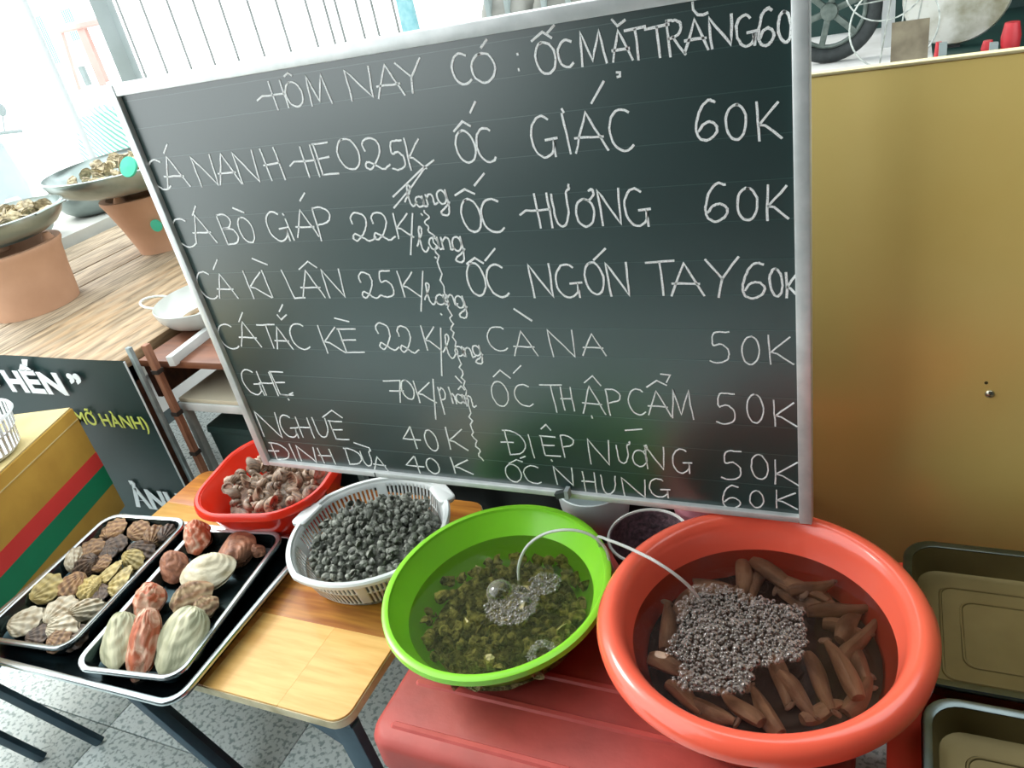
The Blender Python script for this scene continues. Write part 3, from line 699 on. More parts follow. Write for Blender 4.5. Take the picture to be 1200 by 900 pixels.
# ---------------- water material ----------------
def water_mat(name, tint, murk, mf):
    m = bpy.data.materials.new(name); m.use_nodes = True; nt = m.node_tree; N = nt.nodes; L = nt.links
    for n_ in list(N): N.remove(n_)
    out = N.new('ShaderNodeOutputMaterial'); tr = N.new('ShaderNodeBsdfTransparent'); tr.inputs[0].default_value = lin(tint)
    df = N.new('ShaderNodeBsdfDiffuse'); df.inputs[0].default_value = lin(murk); gl = N.new('ShaderNodeBsdfGlossy'); gl.inputs['Roughness'].default_value = .04
    fr = N.new('ShaderNodeFresnel'); fr.inputs[0].default_value = 1.33
    nz = N.new('ShaderNodeTexNoise'); nz.inputs['Scale'].default_value = 14; bpn = N.new('ShaderNodeBump'); bpn.inputs['Strength'].default_value = .12; bpn.inputs['Distance'].default_value = .01
    tcn = N.new('ShaderNodeTexCoord'); L.new(tcn.outputs['Object'], nz.inputs['Vector']); L.new(nz.outputs['Fac'], bpn.inputs['Height']); L.new(bpn.outputs[0], gl.inputs['Normal']); L.new(bpn.outputs[0], fr.inputs['Normal'])
    m1 = N.new('ShaderNodeMixShader'); m1.inputs[0].default_value = mf; L.new(tr.outputs[0], m1.inputs[1]); L.new(df.outputs[0], m1.inputs[2])
    m2 = N.new('ShaderNodeMixShader'); L.new(fr.outputs[0], m2.inputs[0]); L.new(m1.outputs[0], m2.inputs[1]); L.new(gl.outputs[0], m2.inputs[2])
    L.new(m2.outputs[0], out.inputs[0]); return m
def bubble_mat(name, tint, g):
    m = bpy.data.materials.new(name); m.use_nodes = True; nt = m.node_tree; N = nt.nodes; L = nt.links
    for n_ in list(N): N.remove(n_)
    out = N.new('ShaderNodeOutputMaterial'); tr = N.new('ShaderNodeBsdfTransparent'); tr.inputs[0].default_value = lin(tint)
    gl = N.new('ShaderNodeBsdfGlossy'); gl.inputs['Roughness'].default_value = .08; df = N.new('ShaderNodeBsdfDiffuse'); df.inputs[0].default_value = lin('d8d2c8')
    lw = N.new('ShaderNodeLayerWeight'); lw.inputs[0].default_value = .35
    m1 = N.new('ShaderNodeMixShader'); m1.inputs[0].default_value = .5; L.new(gl.outputs[0], m1.inputs[1]); L.new(df.outputs[0], m1.inputs[2])
    mm = N.new('ShaderNodeMath'); mm.operation = 'MULTIPLY_ADD'; mm.inputs[1].default_value = g; mm.inputs[2].default_value = .06; mm.use_clamp = True; L.new(lw.outputs['Facing'], mm.inputs[0])
    m2 = N.new('ShaderNodeMixShader'); L.new(mm.outputs[0], m2.inputs[0]); L.new(tr.outputs[0], m2.inputs[1]); L.new(m1.outputs[0], m2.inputs[2])
    L.new(m2.outputs[0], out.inputs[0]); return m
def inpoly(x, y, poly):
    c = False; n = len(poly)
    for i in range(n):
        x1, y1 = poly[i]; x2, y2 = poly[i-1]
        if (y1 > y) != (y2 > y) and x < (x2-x1)*(y-y1)/(y2-y1)+x1: c = not c
    return c
def foam(name, label, zl, test, bbox, step, rmin, rmax, m, hgt=.5):
    bs = []; x = bbox[0]
    cells = []
    while x < bbox[1]:
        y = bbox[2]
        while y < bbox[3]:
            cells.append((x+random.uniform(-.4, .4)*step, y+random.uniform(-.4, .4)*step)); y += step
        x += step
    mb = MB(); nU, nV = 8, 4
    for (x, y) in cells:
        if not test(x, y): continue
        r = random.uniform(rmin, rmax)*(1.0 if random.random() < .85 else 1.5)
        zc = zl+random.uniform(0, hgt)*r
        vs = []; fs = []
        for j in range(nV):
            ph = PI/2*j/nV
            for i in range(nU): a = 2*PI*i/nU; vs.append((x+r*math.cos(ph)*math.cos(a), y+r*math.cos(ph)*math.sin(a), zc+r*math.sin(ph)))
        vs.append((x, y, zc+r))
        for j in range(nV-1):
            for i in range(nU): fs.append((j*nU+i, j*nU+(i+1) % nU, (j+1)*nU+(i+1) % nU, (j+1)*nU+i))
        for i in range(nU): fs.append(((nV-1)*nU+i, (nV-1)*nU+(i+1) % nU, nV*nU))
        mb.add(vs, fs)
    me = mb.mesh(fix=False)
    o = link(name, me, m); return tag(o, label, 'foam', kind='stuff')

# ---------------- green bowl ----------------
GC = Vector((-.617, .896, LIDZ+.004)); gr = .209
green = mat('lime_plastic', '8edb35', '84d22e', rough=.32, scale=3, spec=.45, sub=.15, coat=.15)
gb = thing('round_bowl', 'lime green plastic bowl of water and horned snails between colander and red basin', 'bowl', GC)
GH = .112
gp = [(.115, .0), (.128, .0), (.140, .012), (.168, .055), (.196, .104), (.199, GH), (.196, GH), (.193, .104), (.165, .056), (.137, .014), (.125, .005), (.0, .005)]
link('bowl_wall', MB().lathe(gp, n=96, ry=1.05, cap=True).mesh(), green, gb)
link('rim', MB().lathe([(.195, GH-.003), (.196, GH+.003), (.202, GH+.004), (.208, GH+.001), (.209, GH-.009), (.206, GH-.009), (.204, GH-.003), (.198, GH-.006), (.195, GH-.003)], n=96, ry=1.05, cap=False).mesh(), green, gb)
GW = LIDZ+.070
mb = MB().lathe([(.1705, 0), (.1, 0), (0, 0)], n=80, ry=1.05, cap=False)
o = link('water', mb.mesh(fix=False), water_mat('green_bowl_water', 'dee0bc', '74804c', .08), None, (GC.x, GC.y, GW)); tag(o, 'murky greenish water filling the lime green bowl', 'water', kind='stuff')
margs = dict(turns=3, k=.12, a=.45, b_=.56, h=1.0, seg=10, ring=8, spike=.55, lip=1.1)
pr = snail_proto('horned_snail', 'snail', 'horned snails under water in the green bowl', .0165, margs, moss_m, moss_op)
heap(pr, GC, .155, lambda x, y: GW-.021-.2*(x*x+y*y), .0282, .006, None, lambda x, y: 'spiny olive-brown snail under water in the lime green bowl', scl=(.8, 1.2), inside=lambda x, y: x*x+(y/1.05)**2 < .152**2)
mound('bottom_snails', 'dark mass of snails at the bottom of the lime green bowl', GC, .150, lambda x, y: LIDZ+.026, LIDZ+.0095, moss_m, 'snails', ry=1.05)
def s5(X, Y): return 440+X/3.215, 560+Y/3.215
c1 = PZ(*s5(470, 430), GW); c0 = PZ(*s5(515, 480), GW); c2 = PZ(*s5(566, 470), GW); c3 = PZ(*s5(630, 662), GW); c5 = PZ(*s5(640, 400), GW)
fm = bubble_mat('pale_foam', 'e6e4d8', .75)
def tf(x, y):
    d0 = math.hypot(x-c0.x, y-c0.y); d1 = math.hypot(x-c1.x, y-c1.y); d2 = math.hypot(x-c2.x, y-c2.y)
    d5 = math.hypot(x-c5.x, y-c5.y)
    return (d0 < .050 or (d5 < .030)) and d1 > .026 and d2 > .012
foam('foam', 'pale foam around the air hose in the lime green bowl', GW, tf, (c0.x-.08, c0.x+.09, c0.y-.08, c0.y+.09), .0042, .0020, .0036, fm)
def tf3(x, y):
    d = math.hypot(x-c3.x, y-c3.y); return .012 < d < .027
foam('foam', 'small grey ring of foam at the near right side of the green bowl', GW, tf3, (c3.x-.04, c3.x+.04, c3.y-.04, c3.y+.04), .0034, .0014, .0026, fm)
for (c, r, wds) in ((c1, .026, 'large clear bubble beside the hose in the green bowl'), (c2, .012, 'smaller clear bubble right of the large one in the green bowl')):
    o = link('bubble', MB().lathe([(r, 0), (r*.95, r*.25), (r*.8, r*.48), (r*.5, r*.68), (r*.2, r*.76), (0, r*.77)], n=32, cap=False).mesh(), bubble_mat('clear_bubble', 'f2f4ea', .6), None, (c.x, c.y, GW)); tag(o, wds, 'bubble')

# ---------------- red basin ----------------
RZ = .606
RC = Vector((-.1585, .892, LIDZ+.004)); rb = thing('round_basin', 'large coral red plastic basin with wide rolled rim, full of long brown shellfish', 'basin', RC)
coral = mat('coral_plastic', 'f56a50', 'f06048', rough=.24, scale=2, spec=.5, sub=.12, coat=.45)
H = RZ-RC.z
rp2 = [(.150, 0), (.162, 0), (.172, .012), (.196, .075), (.210, H-.020), (.216, H-.006), (.226, H), (.240, H-.004), (.248, H-.016), (.248, H-.024), (.245, H-.024), (.244, H-.016), (.236, H-.010), (.226, H-.008), (.219, H-.016), (.214, H-.020)]
inner_ = [(.0, .006), (.158, .006), (.168, .014), (.192, .075), (.205, H-.020), (.209, H-.010), (.214, H-.002), (.222, H+.003), (.232, H+.003), (.242, H-.004), (.2495, H-.016), (.2485, H-.026), (.2455, H-.026), (.243, H-.016), (.234, H-.008), (.222, H-.006), (.215, H-.018), (.199, .07), (.175, .010), (.162, 0), (.0, 0)]
link('basin_wall', MB().lathe(inner_, n=112, cap=False).mesh(), coral, rb)
RW = LIDZ+.098
o = link('water', MB().lathe([(.1965, 0), (.1, 0), (0, 0)], n=96, cap=False).mesh(fix=False), water_mat('basin_water', 'cdbcb0', '54403a', .10), None, (RC.x, RC.y, RW)); tag(o, 'dark brownish water filling the coral red basin', 'water', kind='stuff')
# long shellfish
def finger(L=.105, seed=0):
    rnd = random.Random(seed); n = 14; k = 10; vs = []; fs = []
    for i in range(n+1):
        t = i/n; x = (t-.5)*L
        r = .0165*(math.sin(PI*(.10+.82*t))**.55)*(1-.45*t)+.0015
        yo = .006*math.sin(t*2.4+seed); zo = .003*math.sin(t*5+seed)
        for j in range(k):
            a = 2*PI*j/k; q = r*(1+.06*math.sin(3*a+seed)); vs.append((x, yo+q*math.cos(a), zo+q*.82*math.sin(a)))
    for i in range(n):
        for j in range(k): fs.append((i*k+j, i*k+(j+1) % k, (i+1)*k+(j+1) % k, (i+1)*k+j))
    fs.append(tuple(range(k-1, -1, -1))); fs.append(tuple(n*k+j for j in range(k)))
    return MB().add(vs, fs).mesh()
def tip(L=.105):
    vs = []; fs = []; k = 8
    for i, (x, r) in enumerate(((.49, .004), (.51, .0075), (.55, .0085), (.585, .006), (.60, .002))):
        for j in range(k): a = 2*PI*j/k; vs.append((x*L, .002+r*1.3*math.cos(a), r*.5*math.sin(a)*(1 if j % 2 else .6)))
    for i in range(4):
        for j in range(k): fs.append((i*k+j, i*k+(j+1) % k, (i+1)*k+(j+1) % k, (i+1)*k+j))
    fs.append(tuple(4*k+j for j in range(k))); return MB().add(vs, fs).mesh()
fing_m = mat('long_shell_brown', 'd4b89c', '947a66', rough=.35, scale=26, rnd=.22, stretch=(.5, 2, 2), bump=.15, bscale=60)
tip_m = mat('long_shell_tip', 'ddd0c0', '9c8474', rough=.35, scale=60)
fps = []
for s_ in range(3):
    r = link('long_shellfish', finger(seed=s_*3+1), fing_m); tag(r, '', 'shellfish', 'long brown shellfish in the coral basin')
    link('tip', tip(), tip_m, r); fps.append(r)
fl_list = [ # crop X, Y, length px, angle (deg, image, down positive), depth
 (625,270,210,33,0,'at the back of the basin pointing to the foam'),(735,250,210,25,.004,'at the back right, under the white-tipped one'),(835,362,220,-8,0,'lying level right of the foam'),
 (800,232,150,-14,-.004,'with a white tip sticking out of the water at the back right'),(236,415,150,-82,-.002,'upright along the left wall'),(268,558,150,22,-.004,'golden brown one at the near left wall'),
 (765,600,220,62,0,'slanting below the foam right corner'),(835,560,210,62,-.002,'pale one right of the foam lower corner'),(695,640,200,48,.002,'with pale tip just below the foam'),
 (920,470,190,-52,.01,'in the dark water along the right wall'),(950,560,140,72,.014,'deep at the right wall'),(600,690,190,55,.010,'near the front wall, half hidden in dark water'),
 (497,215,110,86,.004,'short one pointing away at the back wall'),(375,215,130,14,.004,'at the back left wall'),(850,430,170,12,.012,'under the level one right of the foam'),
 (520,680,190,40,.008,'reddish one by the front wall under the foam'),(430,690,150,30,.014,'deep at the front left wall'),(330,650,130,35,.014,'deep below the golden brown one'),
 (270,300,140,-60,.012,'deep at the left back wall'),(560,220,120,-70,.014,'deep at the back wall centre'),(960,400,120,-60,.010,'along the right back wall'),
 (640,600,160,70,.012,'deep under the foam lower corner'),(890,640,150,-50,.014,'deep near the front right wall'),(700,330,160,20,.014,'deep beside the foam upper right'),
 (870,290,160,40,.016,'deep under the right back pair'),(770,690,150,-20,.014,'deep along the front wall')]
uf = set()
for k, (X, Y, Lp, an, dz, words) in enumerate(fl_list):
    x, y = 680+X/2.727, 580+Y/2.727; dx, dy = math.cos(math.radians(an))*Lp/2/2.727, math.sin(math.radians(an))*Lp/2/2.727
    zc = RW-.0215-dz if dz >= 0 else RW-.015
    a = PZ(x-dx, y-dy, zc); b3 = PZ(x+dx, y+dy, zc); c = (a+b3)/2; v = b3-a
    off = Vector((c.x-RC.x, c.y-RC.y, 0)); rmax = .197-.5*min(v.length, .11)*.55-.02*0
    if off.length > .15: c.x = RC.x+off.x/off.length*.15; c.y = RC.y+off.y/off.length*.15
    s_ = min(max(v.length/.115, .65), 1.15); e = (random.uniform(-1, 1), -.04 if dz < 0 else random.uniform(-.05, .1), math.atan2(v.y, v.x)+(PI if k % 4 == 3 and k != 3 else 0))
    pi_ = k % 3; lab = 'long brown shellfish '+words
    if pi_ not in uf: uf.add(pi_); o = fps[pi_]; o.location = c; o.rotation_euler = e; o.scale = (s_, 1, 1); o['label'] = lab
    else: dup(fps[pi_], c, e, (s_, 1, 1), lab)
mound('bottom_shellfish', 'dark layer of shellfish at the bottom of the coral basin', RC, .178, lambda x, y: LIDZ+.062, LIDZ+.0105, mat('dark_shellfish', '3a2c24', '1e1814', rough=.4, scale=40), 'shellfish')
poly = [(365,290),(430,285),(510,300),(560,325),(640,345),(712,360),(728,470),(700,530),(620,540),(560,560),(530,630),(440,640),(330,625),(290,590),(330,545),(275,510),(285,460),(320,430),(305,350)]
poly = [(lambda p: (p.x, p.y))(PZ(680+X/2.727, 580+Y/2.727, RW)) for X, Y in poly]
xs = [p[0] for p in poly]; ys_ = [p[1] for p in poly]
foam('foam', 'large patch of brownish bubbles floating in the coral basin', RW, lambda x, y: inpoly(x, y, poly), (min(xs), max(xs), min(ys_), max(ys_)), .0066, .0030, .0046, bubble_mat('brown_foam', 'ece2da', .85), hgt=.35)

# ---------------- air hoses ----------------
hose_m = mat('clear_hose', 'e4e8e2', rough=.15, trans=.35, spec=.7)
h1 = [PZ(608, 684, GW-.01), PZ(608, 662, GW+.035), PZ(618, 640, GW+.075), PZ(640, 625, GW+.10), PZ(668, 621, GW+.11), PZ(692, 627, GW+.10), PZ(709, 642, GW+.075), PZ(716, 662, GW+.035), PZ(722, 690, GW-.03)]
h1[-1] = Vector((h1[-2].x+.012, h1[-2].y+.01, LIDZ+.03))
o = link('air_hose', MB().tube(spline(h1), .0028, 8).mesh(), hose_m); tag(o, 'clear air hose looping over into the lime green bowl', 'hose')
h2 = [PZ(700, 632, .60), PZ(716, 634, .618), PZ(745, 646, .632), PZ(775, 662, .630), PZ(803, 683, .60), PZ(822, 704, RW-.004)]
h2 = [Vector((h2[0].x-.01, h2[0].y+.07, LIDZ+.004))]+h2
o = link('air_hose', MB().tube(spline(h2), .0028, 8).mesh(), hose_m); tag(o, 'clear air hose running over the coral basin rim into its foam', 'hose')

# =====================================================================
#  THINGS BEHIND THE BASINS
# =====================================================================
wbowl = mat('white_bowl', 'c2cccc', 'b0bcbd', rough=.35, scale=4)
blackp = mat('black_plastic', '161d1c', '101514', rough=.4, scale=8)
cr_ = thing('crate', 'added tall black box behind the green bowl and the chalkboard, blocking sky reflections', 'crate', (-.62, 1.385, 0))  # added behind the board, tall to keep sky out of the bowl's reflection
for (nm, b6) in (('blocker_base', (-.40, .39, -.08, .10, .50, .52)), ('blocker_side', (-.40, .39, -.1, -.08, 0, .93)), ('blocker_side', (-.40, .39, .10, .12, 0, .93)), ('blocker_side', (-.42, -.4, -.1, .12, 0, .93)), ('blocker_side', (.39, .41, -.1, .12, 0, .93))):
    link(nm, boxm(*b6), blackp, cr_)
def bowl(name, label, cat, c, r, h, m, t=.004, n=48, base=.5, group=None, tiltx=0, handles=0, hm=None, lip=0):
    o = thing(name, label, cat, c, (tiltx, 0, 0), group)
    pr_ = [(0, 0), (r*base, 0)]+[(r*(base+(1-base)*math.sin(u*PI/2)), h*(1-math.cos(u*PI/2))) for u in (.25, .5, .75, .92, 1)]
    if lip: pr_ += [(r+lip, h+.001)]
    back = [(max(a-t, 0), b_+t*.8) for a, b_ in reversed(pr_[:-1 if lip else None])]
    if not lip: pr_ += [(r-t*.5, h+t*.5)]; back = back[1:]
    link('bowl_wall', MB().lathe(pr_+back, n=n, cap=False).mesh(), m, o)
    for k in range(handles):
        a0 = .3+k*PI
        pts = [(r*math.cos(a0+d)+e*math.cos(a0), r*math.sin(a0+d)+e*math.sin(a0), h-.004+f) for d, e, f in ((-.28, .0, 0), (-.25, .03, .008), (-.1, .052, .014), (.1, .052, .014), (.25, .03, .008), (.28, 0, 0))]
        link('handle', MB().tube(spline(pts, 5), .004, 6).mesh(), hm or m, o)
    return o
pw = PZ(668, 572, .50)
bowl('white_bowl', 'white bowl just showing under the chalkboard behind the green bowl', 'bowl', (-.530, 1.20, LIDZ+.012), .075, .105, wbowl, base=.6)
# purple net basket with clear rim
pn = PZ(738, 640, .50)
nb = thing('net_basket', 'small basket of dark purple netting with a clear rim between the basins', 'basket', (-.385, 1.085, LIDZ+.004))
link('net_wall', MB().lathe([(0, 0), (.05, 0), (.072, .07), (.074, .095), (.071, .095), (.068, .07), (.046, .006), (0, .006)], n=40, cap=False).mesh(), mat('purple_net', '6a5058', '3c3036', rough=.7, scale=120, bump=.5), nb)
link('rim', MB().tube([(.075*math.cos(a*PI/20), .075*math.sin(a*PI/20), .096) for a in range(40)], .003, 6, closed=True).mesh(), hose_m, nb)
o = bowl('pink_bowl', 'pale pink plastic bowl peeking out behind the coral basin', 'bowl', (-.30, 1.215, LIDZ+.012), .070, .125, mat('pink_plastic', 'd8909c', 'c8808e', rough=.35, scale=3), base=.6)

# ---------------- right: red crate, two steel pans, yellow panel ----------------
rc = thing('plastic_crate', 'orange-red plastic crate under the right-hand steel pans', 'crate', (.38, .70, 0))
link('crate_body', MB().rrloft([(.33, .50, .02, 0), (.347, .515, .02, .435)], captop=True).mesh(), mat('orange_red_dull', 'c8402e', 'b63626', rough=.45, scale=6), rc)
link('crate_lip', MB().rrloft([(.348, .516, .02, .420), (.352, .52, .022, .422), (.352, .52, .022, .438), (.348, .516, .02, .440)], captop=True).mesh(), mat('orange_red_lip', 'd84a34', 'c8402e', rough=.4, scale=6), rc)
pan_b = mat('steel_painted_reflection', '80744c', '6c603c', rough=.48, metal=.6, scale=5, bump=.05, bscale=25)  # olive base colour paints the yellow panel's reflection into the steel
pan_r = mat('pan_rim', '7a8484', '4a5656', rough=.2, metal=.95, scale=8)
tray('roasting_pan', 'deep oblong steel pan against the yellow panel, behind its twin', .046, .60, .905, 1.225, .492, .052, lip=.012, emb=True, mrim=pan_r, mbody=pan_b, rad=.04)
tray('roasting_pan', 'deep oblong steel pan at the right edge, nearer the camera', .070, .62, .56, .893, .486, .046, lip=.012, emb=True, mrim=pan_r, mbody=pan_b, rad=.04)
pk = mat('gap_grey_bag', '9aa4a4', '4a5656', rough=.5, scale=25)
o = link('plastic_bag', MB().add([(-.007+.010*math.cos(a)*s, .74+.09*math.sin(a)*s, z) for z, s in ((0, .9), (.2, 1), (.36, .8), (.39, .2)) for a in [i*PI/6 for i in range(12)]], [(j*12+i, j*12+(i+1) % 12, (j+1)*12+(i+1) % 12, (j+1)*12+i) for j in range(3) for i in range(12)]+[tuple(range(36, 48)), tuple(range(11, -1, -1))]).mesh(), pk, None, (.014, 0, 0)); tag(o, 'grey crumpled plastic bag in the gap right of the cool box', 'bag')

ym = mat('yellow_enamel', 'fbe08a', 'f4d47a', rough=.30, metal=.1, scale=2, spec=.6, bump=.02, bscale=90)
pan = thing('metal_partition', 'mustard yellow sheet-metal panel standing behind the steel pans', 'panel', (.4, 1.31, 0))
link('sheet', boxm(-.57, .9, -.004, .012, .02, 1.295, .002), ym, pan)
link('top_edge', boxm(-.57, .9, -.005, .014, 1.2955, 1.300, .001), mat('panel_edge', 'd8cc98', rough=.5), pan)
link('foot', boxm(-.57, -.50, -.004, .10, 0, .0195), steel_dark, pan); link('foot', boxm(.80, .87, -.004, .10, 0, .0195), steel_dark, pan)
q = PY(1160, 463, 1.302)
link('screw', MB().lathe([(.0075, 0), (.0075, .001), (.005, .004), (0, .005)], n=20).mesh(), mat('screw', 'c8c2ac', rough=.25, metal=.9), pan, (q.x-.4, -.004, q.z), (PI/2, 0, 0))
q = PY(1156, 450, 1.302)
link('screw_hole', MB().lathe([(.0028, 0), (.0028, .0007), (0, .0008)], n=12).mesh(), mat('hole', '4a3c14', rough=.6), pan, (q.x-.4, -.004, q.z), (PI/2, 0, 0))

# =====================================================================
#  LEFT: CARTON ON STAND, BASKET
# =====================================================================
corner = PY(85, 478, 1.165); cz1 = corner.z; cz0 = .335
cdir = Vector((.30, -.954, 0)).normalized(); cn = Vector((cdir.y, -cdir.x, 0))  # cn points left (-x)
if cn.x > 0: cn = -cn
ca = math.atan2(-cdir.x, -cdir.y)  # rotation so local -y -> cdir
card = mat('cardboard', 'b8923e', 'a88236', rough=.7, scale=8, spec=.25)
card_in = mat('cardboard_top', 'cdbb84', 'c0ac72', rough=.75, scale=8)
cb = thing('carton', 'tan cardboard carton with a red and a green stripe, left of the shell trays', 'carton', (corner.x, corner.y, cz0), (0, 0, math.atan2(cdir.y, cdir.x)+PI/2))
# local: -y = towards camera along the face, x = outwards ; box occupies x in [-.42,0], y in [-.80,0]
hc_ = cz1-cz0
link('carton_body', boxm(-.42, 0, -.80, 0, 0, hc_, .003), card, cb)
link('flap', boxm(-.205, -.004, -.796, -.004, hc_+.0005, hc_+.004), card_in, cb); link('flap', boxm(-.416, -.209, -.796, -.004, hc_+.0005, hc_+.004), card_in, cb)
link('tape', boxm(-.23, -.185, -.79, -.01, hc_+.0045, hc_+.0052), mat('tape', 'c8b27a', rough=.3), cb)
link('crease', boxm(.0002, .0012, -.798, -.002, hc_-.036, hc_-.033), card_in, cb)
# stripes measured on the right edge of the face: red 535..553, green 553..572 px
def zf_(xp, yp): return PY(xp, yp, 1.165).z-cz0
r0, r1, g1 = zf_(112, 529), zf_(122, 545), zf_(133, 566)
link('stripe', boxm(.0002, .0009, -.80, -.001, r1, r0), mat('stripe_red', 'd23a34', 'c8342e', rough=.55, scale=6), cb, label='red stripe')
link('stripe', boxm(.0002, .0009, -.80, -.001, g1, r1-.0005), mat('stripe_green', '0c7a50', '0a7048', rough=.55, scale=6), cb, label='green stripe')
sd = thing('trestle', 'low grey-blue steel stand under the striped carton', 'stand', (corner.x, corner.y, 0), (0, 0, cb.rotation_euler.z))
for b6 in ((-.40, -.02, -.78, -.75, .305, .334), (-.40, -.02, -.05, -.02, .305, .334), (-.05, -.02, -.75, -.05, .305, .334), (-.40, -.37, -.75, -.05, .305, .334)):
    link('frame_bar', boxm(*b6), steel_dark, sd)
for (xx, yy) in ((-.10, -.58), (-.24, -.62), (-.10, -.08), (-.3, -.08)):
    link('leg', bar((xx, yy, .31), (xx+.19, yy+.03, 0.003), .016, .026, .001), steel_dark, sd)
wk = PZ(-45, 500, cz1+.10)
wbk = thing('plastic_basket', 'white slotted plastic basket on top of the striped carton', 'basket', (wk.x, wk.y, cz1+.0055))
rings = []; vs = []; fs = []
for (r, z) in ((.085, 0), (.098, .012), (.104, .055), (.108, .06), (.114, .10)):
    for i in range(80): vs.append((r*math.cos(2*PI*i/80), r*math.sin(2*PI*i/80), z))
for j in range(4):
    for i in range(80):
        if j in (1, 3) and i % 2: continue
        fs.append((j*80+i, j*80+(i+1) % 80, (j+1)*80+(i+1) % 80, (j+1)*80+i))
fs.append(tuple(range(79, -1, -1)))
o = link('slotted_wall', MB().add(vs, fs).mesh(), col_m, wbk); md = o.modifiers.new('t', 'SOLIDIFY'); md.thickness = .002
link('rim', MB().lathe([(.113, .098), (.118, .104), (.121, .098), (.113, .098)], n=60, cap=False).mesh(), col_m, wbk)

# =====================================================================
#  PLANK TABLE WITH BRAZIERS, BANNER
# =====================================================================
PT = .74
ow = mat('old_plank', 'b09c80', '75654f', rough=.7, scale=8, stretch=(6, 1, 5), rnd=.10, detail=7, bump=.3, bscale=20, band=(2.5, 8, 'X', 'd8cdb2', .25))
ow2 = mat('old_plank_front', 'b39570', '7d6a4e', rough=.65, scale=7, stretch=(4, .8, 4), rnd=.08, detail=10, dist=1.2, lo=.38, hi=.6, bump=.4, bscale=18, band=(1.2, 12, 'X', 'd3c0a0', .35))
dkw = mat('dark_wood', '6a3e26', '4a2a1c', rough=.6, scale=6, stretch=(1, 6, 6), rnd=.1)
pt = thing('plank_table', 'weathered plank table carrying the clay braziers behind the striped carton', 'table', (-2.6, 2.0, 0))
xe = -1.972+2.6
edges = [xe, xe-.565, xe-.80, xe-1.0, xe-1.20, xe-1.42]
yf = 1.305-2.0
for i in range(5):
    a, b4 = edges[i+1], edges[i]; g = .004 if i == 0 else .010
    L_ = .68+(.03 if i == 2 else 0)-(.03 if i == 3 else 0)
    link('plank', boxm(a+g, b4, yf+(.0 if i < 2 else .01*i), L_, PT-.035, PT, .004), ow2 if i == 0 else ow, pt)
for yy in (yf+.04, .1, .58): link('cross_beam', boxm(edges[-1]+.03, xe-.02, yy, yy+.05, PT-.09, PT-.0355), dkw, pt)
for xx in (xe-.08, edges[-1]+.03):
    for yy in (yf+.02, .58): link('leg', boxm(xx, xx+.06, yy, yy+.06, 0, PT-.0905 if False else PT-.036), dkw, pt)
link('side_board', boxm(xe-.018, xe-.0, yf+.10, .57, PT-.17, PT-.037), dkw, pt)
# wooden post and steel strip at the near corner
pst = thing('wooden_post', 'thin reddish wooden post beside the banner edge', 'post', (-1.845, 1.335, 0))
link('timber', boxm(-.009, .009, -.009, .009, 0, .79), mat('reddish_wood', 'a8775a', '80543e', rough=.6, scale=12, stretch=(6, 6, 1)), pst)
for z_ in (.42, .56, .70): link('wire_tie', boxm(-.012, .012, -.012, .012, z_, z_+.012), mat('tie', '2e2620', rough=.7), pst)
sp = thing('steel_strip', 'narrow grey steel upright at the right edge of the black banner', 'post', (-1.868, 1.300, 0))
link('upright', boxm(-.008, .008, -.006, .006, 0, .80, .001), mat('galvanised', '9aa6a6', '7a8888', rough=.4, metal=.6, scale=20), sp)
link('base_plate', boxm(-.02, .02, -.0, .03, 0, .004), steel_dark, sp)
# banner
ban_m = mat('banner_cloth', '08302f', '052625', rough=.45, scale=3, spec=.25)
ban = thing('banner', 'black-green banner with white and yellow lettering hanging from the plank table', 'banner', (-1.885, 1.282, 0))
vs = []; fs = []; nx, nz_ = 44, 14
for k in range(2):
    for j in range(nz_+1):
        for i in range(nx+1):
            x = -1.6*i/nx; z = PT+.026-(.70)*j/nz_
            y = .004*math.sin(x*9)+.003*math.sin(z*12+x*4)
            vs.append((x, y+(.0015 if k else 0), z))
W1 = (nx+1)*(nz_+1)
for k in range(2):
    for j in range(nz_):
        for i in range(nx):
            a = k*W1+j*(nx+1)+i; fs.append((a, a+1, a+nx+2, a+nx+1))
for j in range(nz_):
    for i in (0, nx): a = j*(nx+1)+i; fs.append((a, a+nx+1, a+nx+1+W1, a+W1))
link('cloth', MB().add(vs, fs).mesh(), ban_m, ban)
link('hem_cord', MB().tube([(0.003, -.003, PT+.026-.70*j/14) for j in range(15)], .0028, 6).mesh(), mat('cord', 'd4dcdc', rough=.5), ban)
def text(body, size, x, z, m, parent, bold=.0, shear=0, extrude=.0008, y=-.010, name='lettering', sx=1):
    cu = bpy.data.curves.new('t', 'FONT'); cu.body = body; cu.size = size; cu.offset = bold; cu.shear = shear; cu.extrude = extrude; cu.resolution_u = 3
    cu.align_x = 'RIGHT'
    to = bpy.data.objects.new('t', cu); COL.objects.link(to)
    dg = bpy.context.evaluated_depsgraph_get(); dg.update(); me = bpy.data.meshes.new_from_object(to.evaluated_get(dg))
    bpy.data.objects.remove(to); me.materials.clear()
    o = link(name, me, m, parent, (x, y, z), (PI/2, 0, 0)); o.scale = (sx, 1, 1); return o
wt = mat('banner_white', 'dfe9ec', rough=.6); yt = mat('banner_yellow', 'c8d65c', rough=.6)
def bx_(px, py): p = PY(px, py, 1.275); return p.x+1.885, p.z
x_, z_ = bx_(103, 455); 
text('CHÁO HẾN ”', .100, x_, bx_(80, 460)[1]-.004, wt, ban, bold=.0045, shear=-.08, sx=1.3)
x_, z_ = bx_(177, 502); text('(MỠ HÀNH)', .062, x_, z_-.004, yt, ban, bold=.0007)
x_, z_ = bx_(222, 600); text('ẢNH', .105, x_, z_-.004, wt, ban, bold=.004, shear=.0)

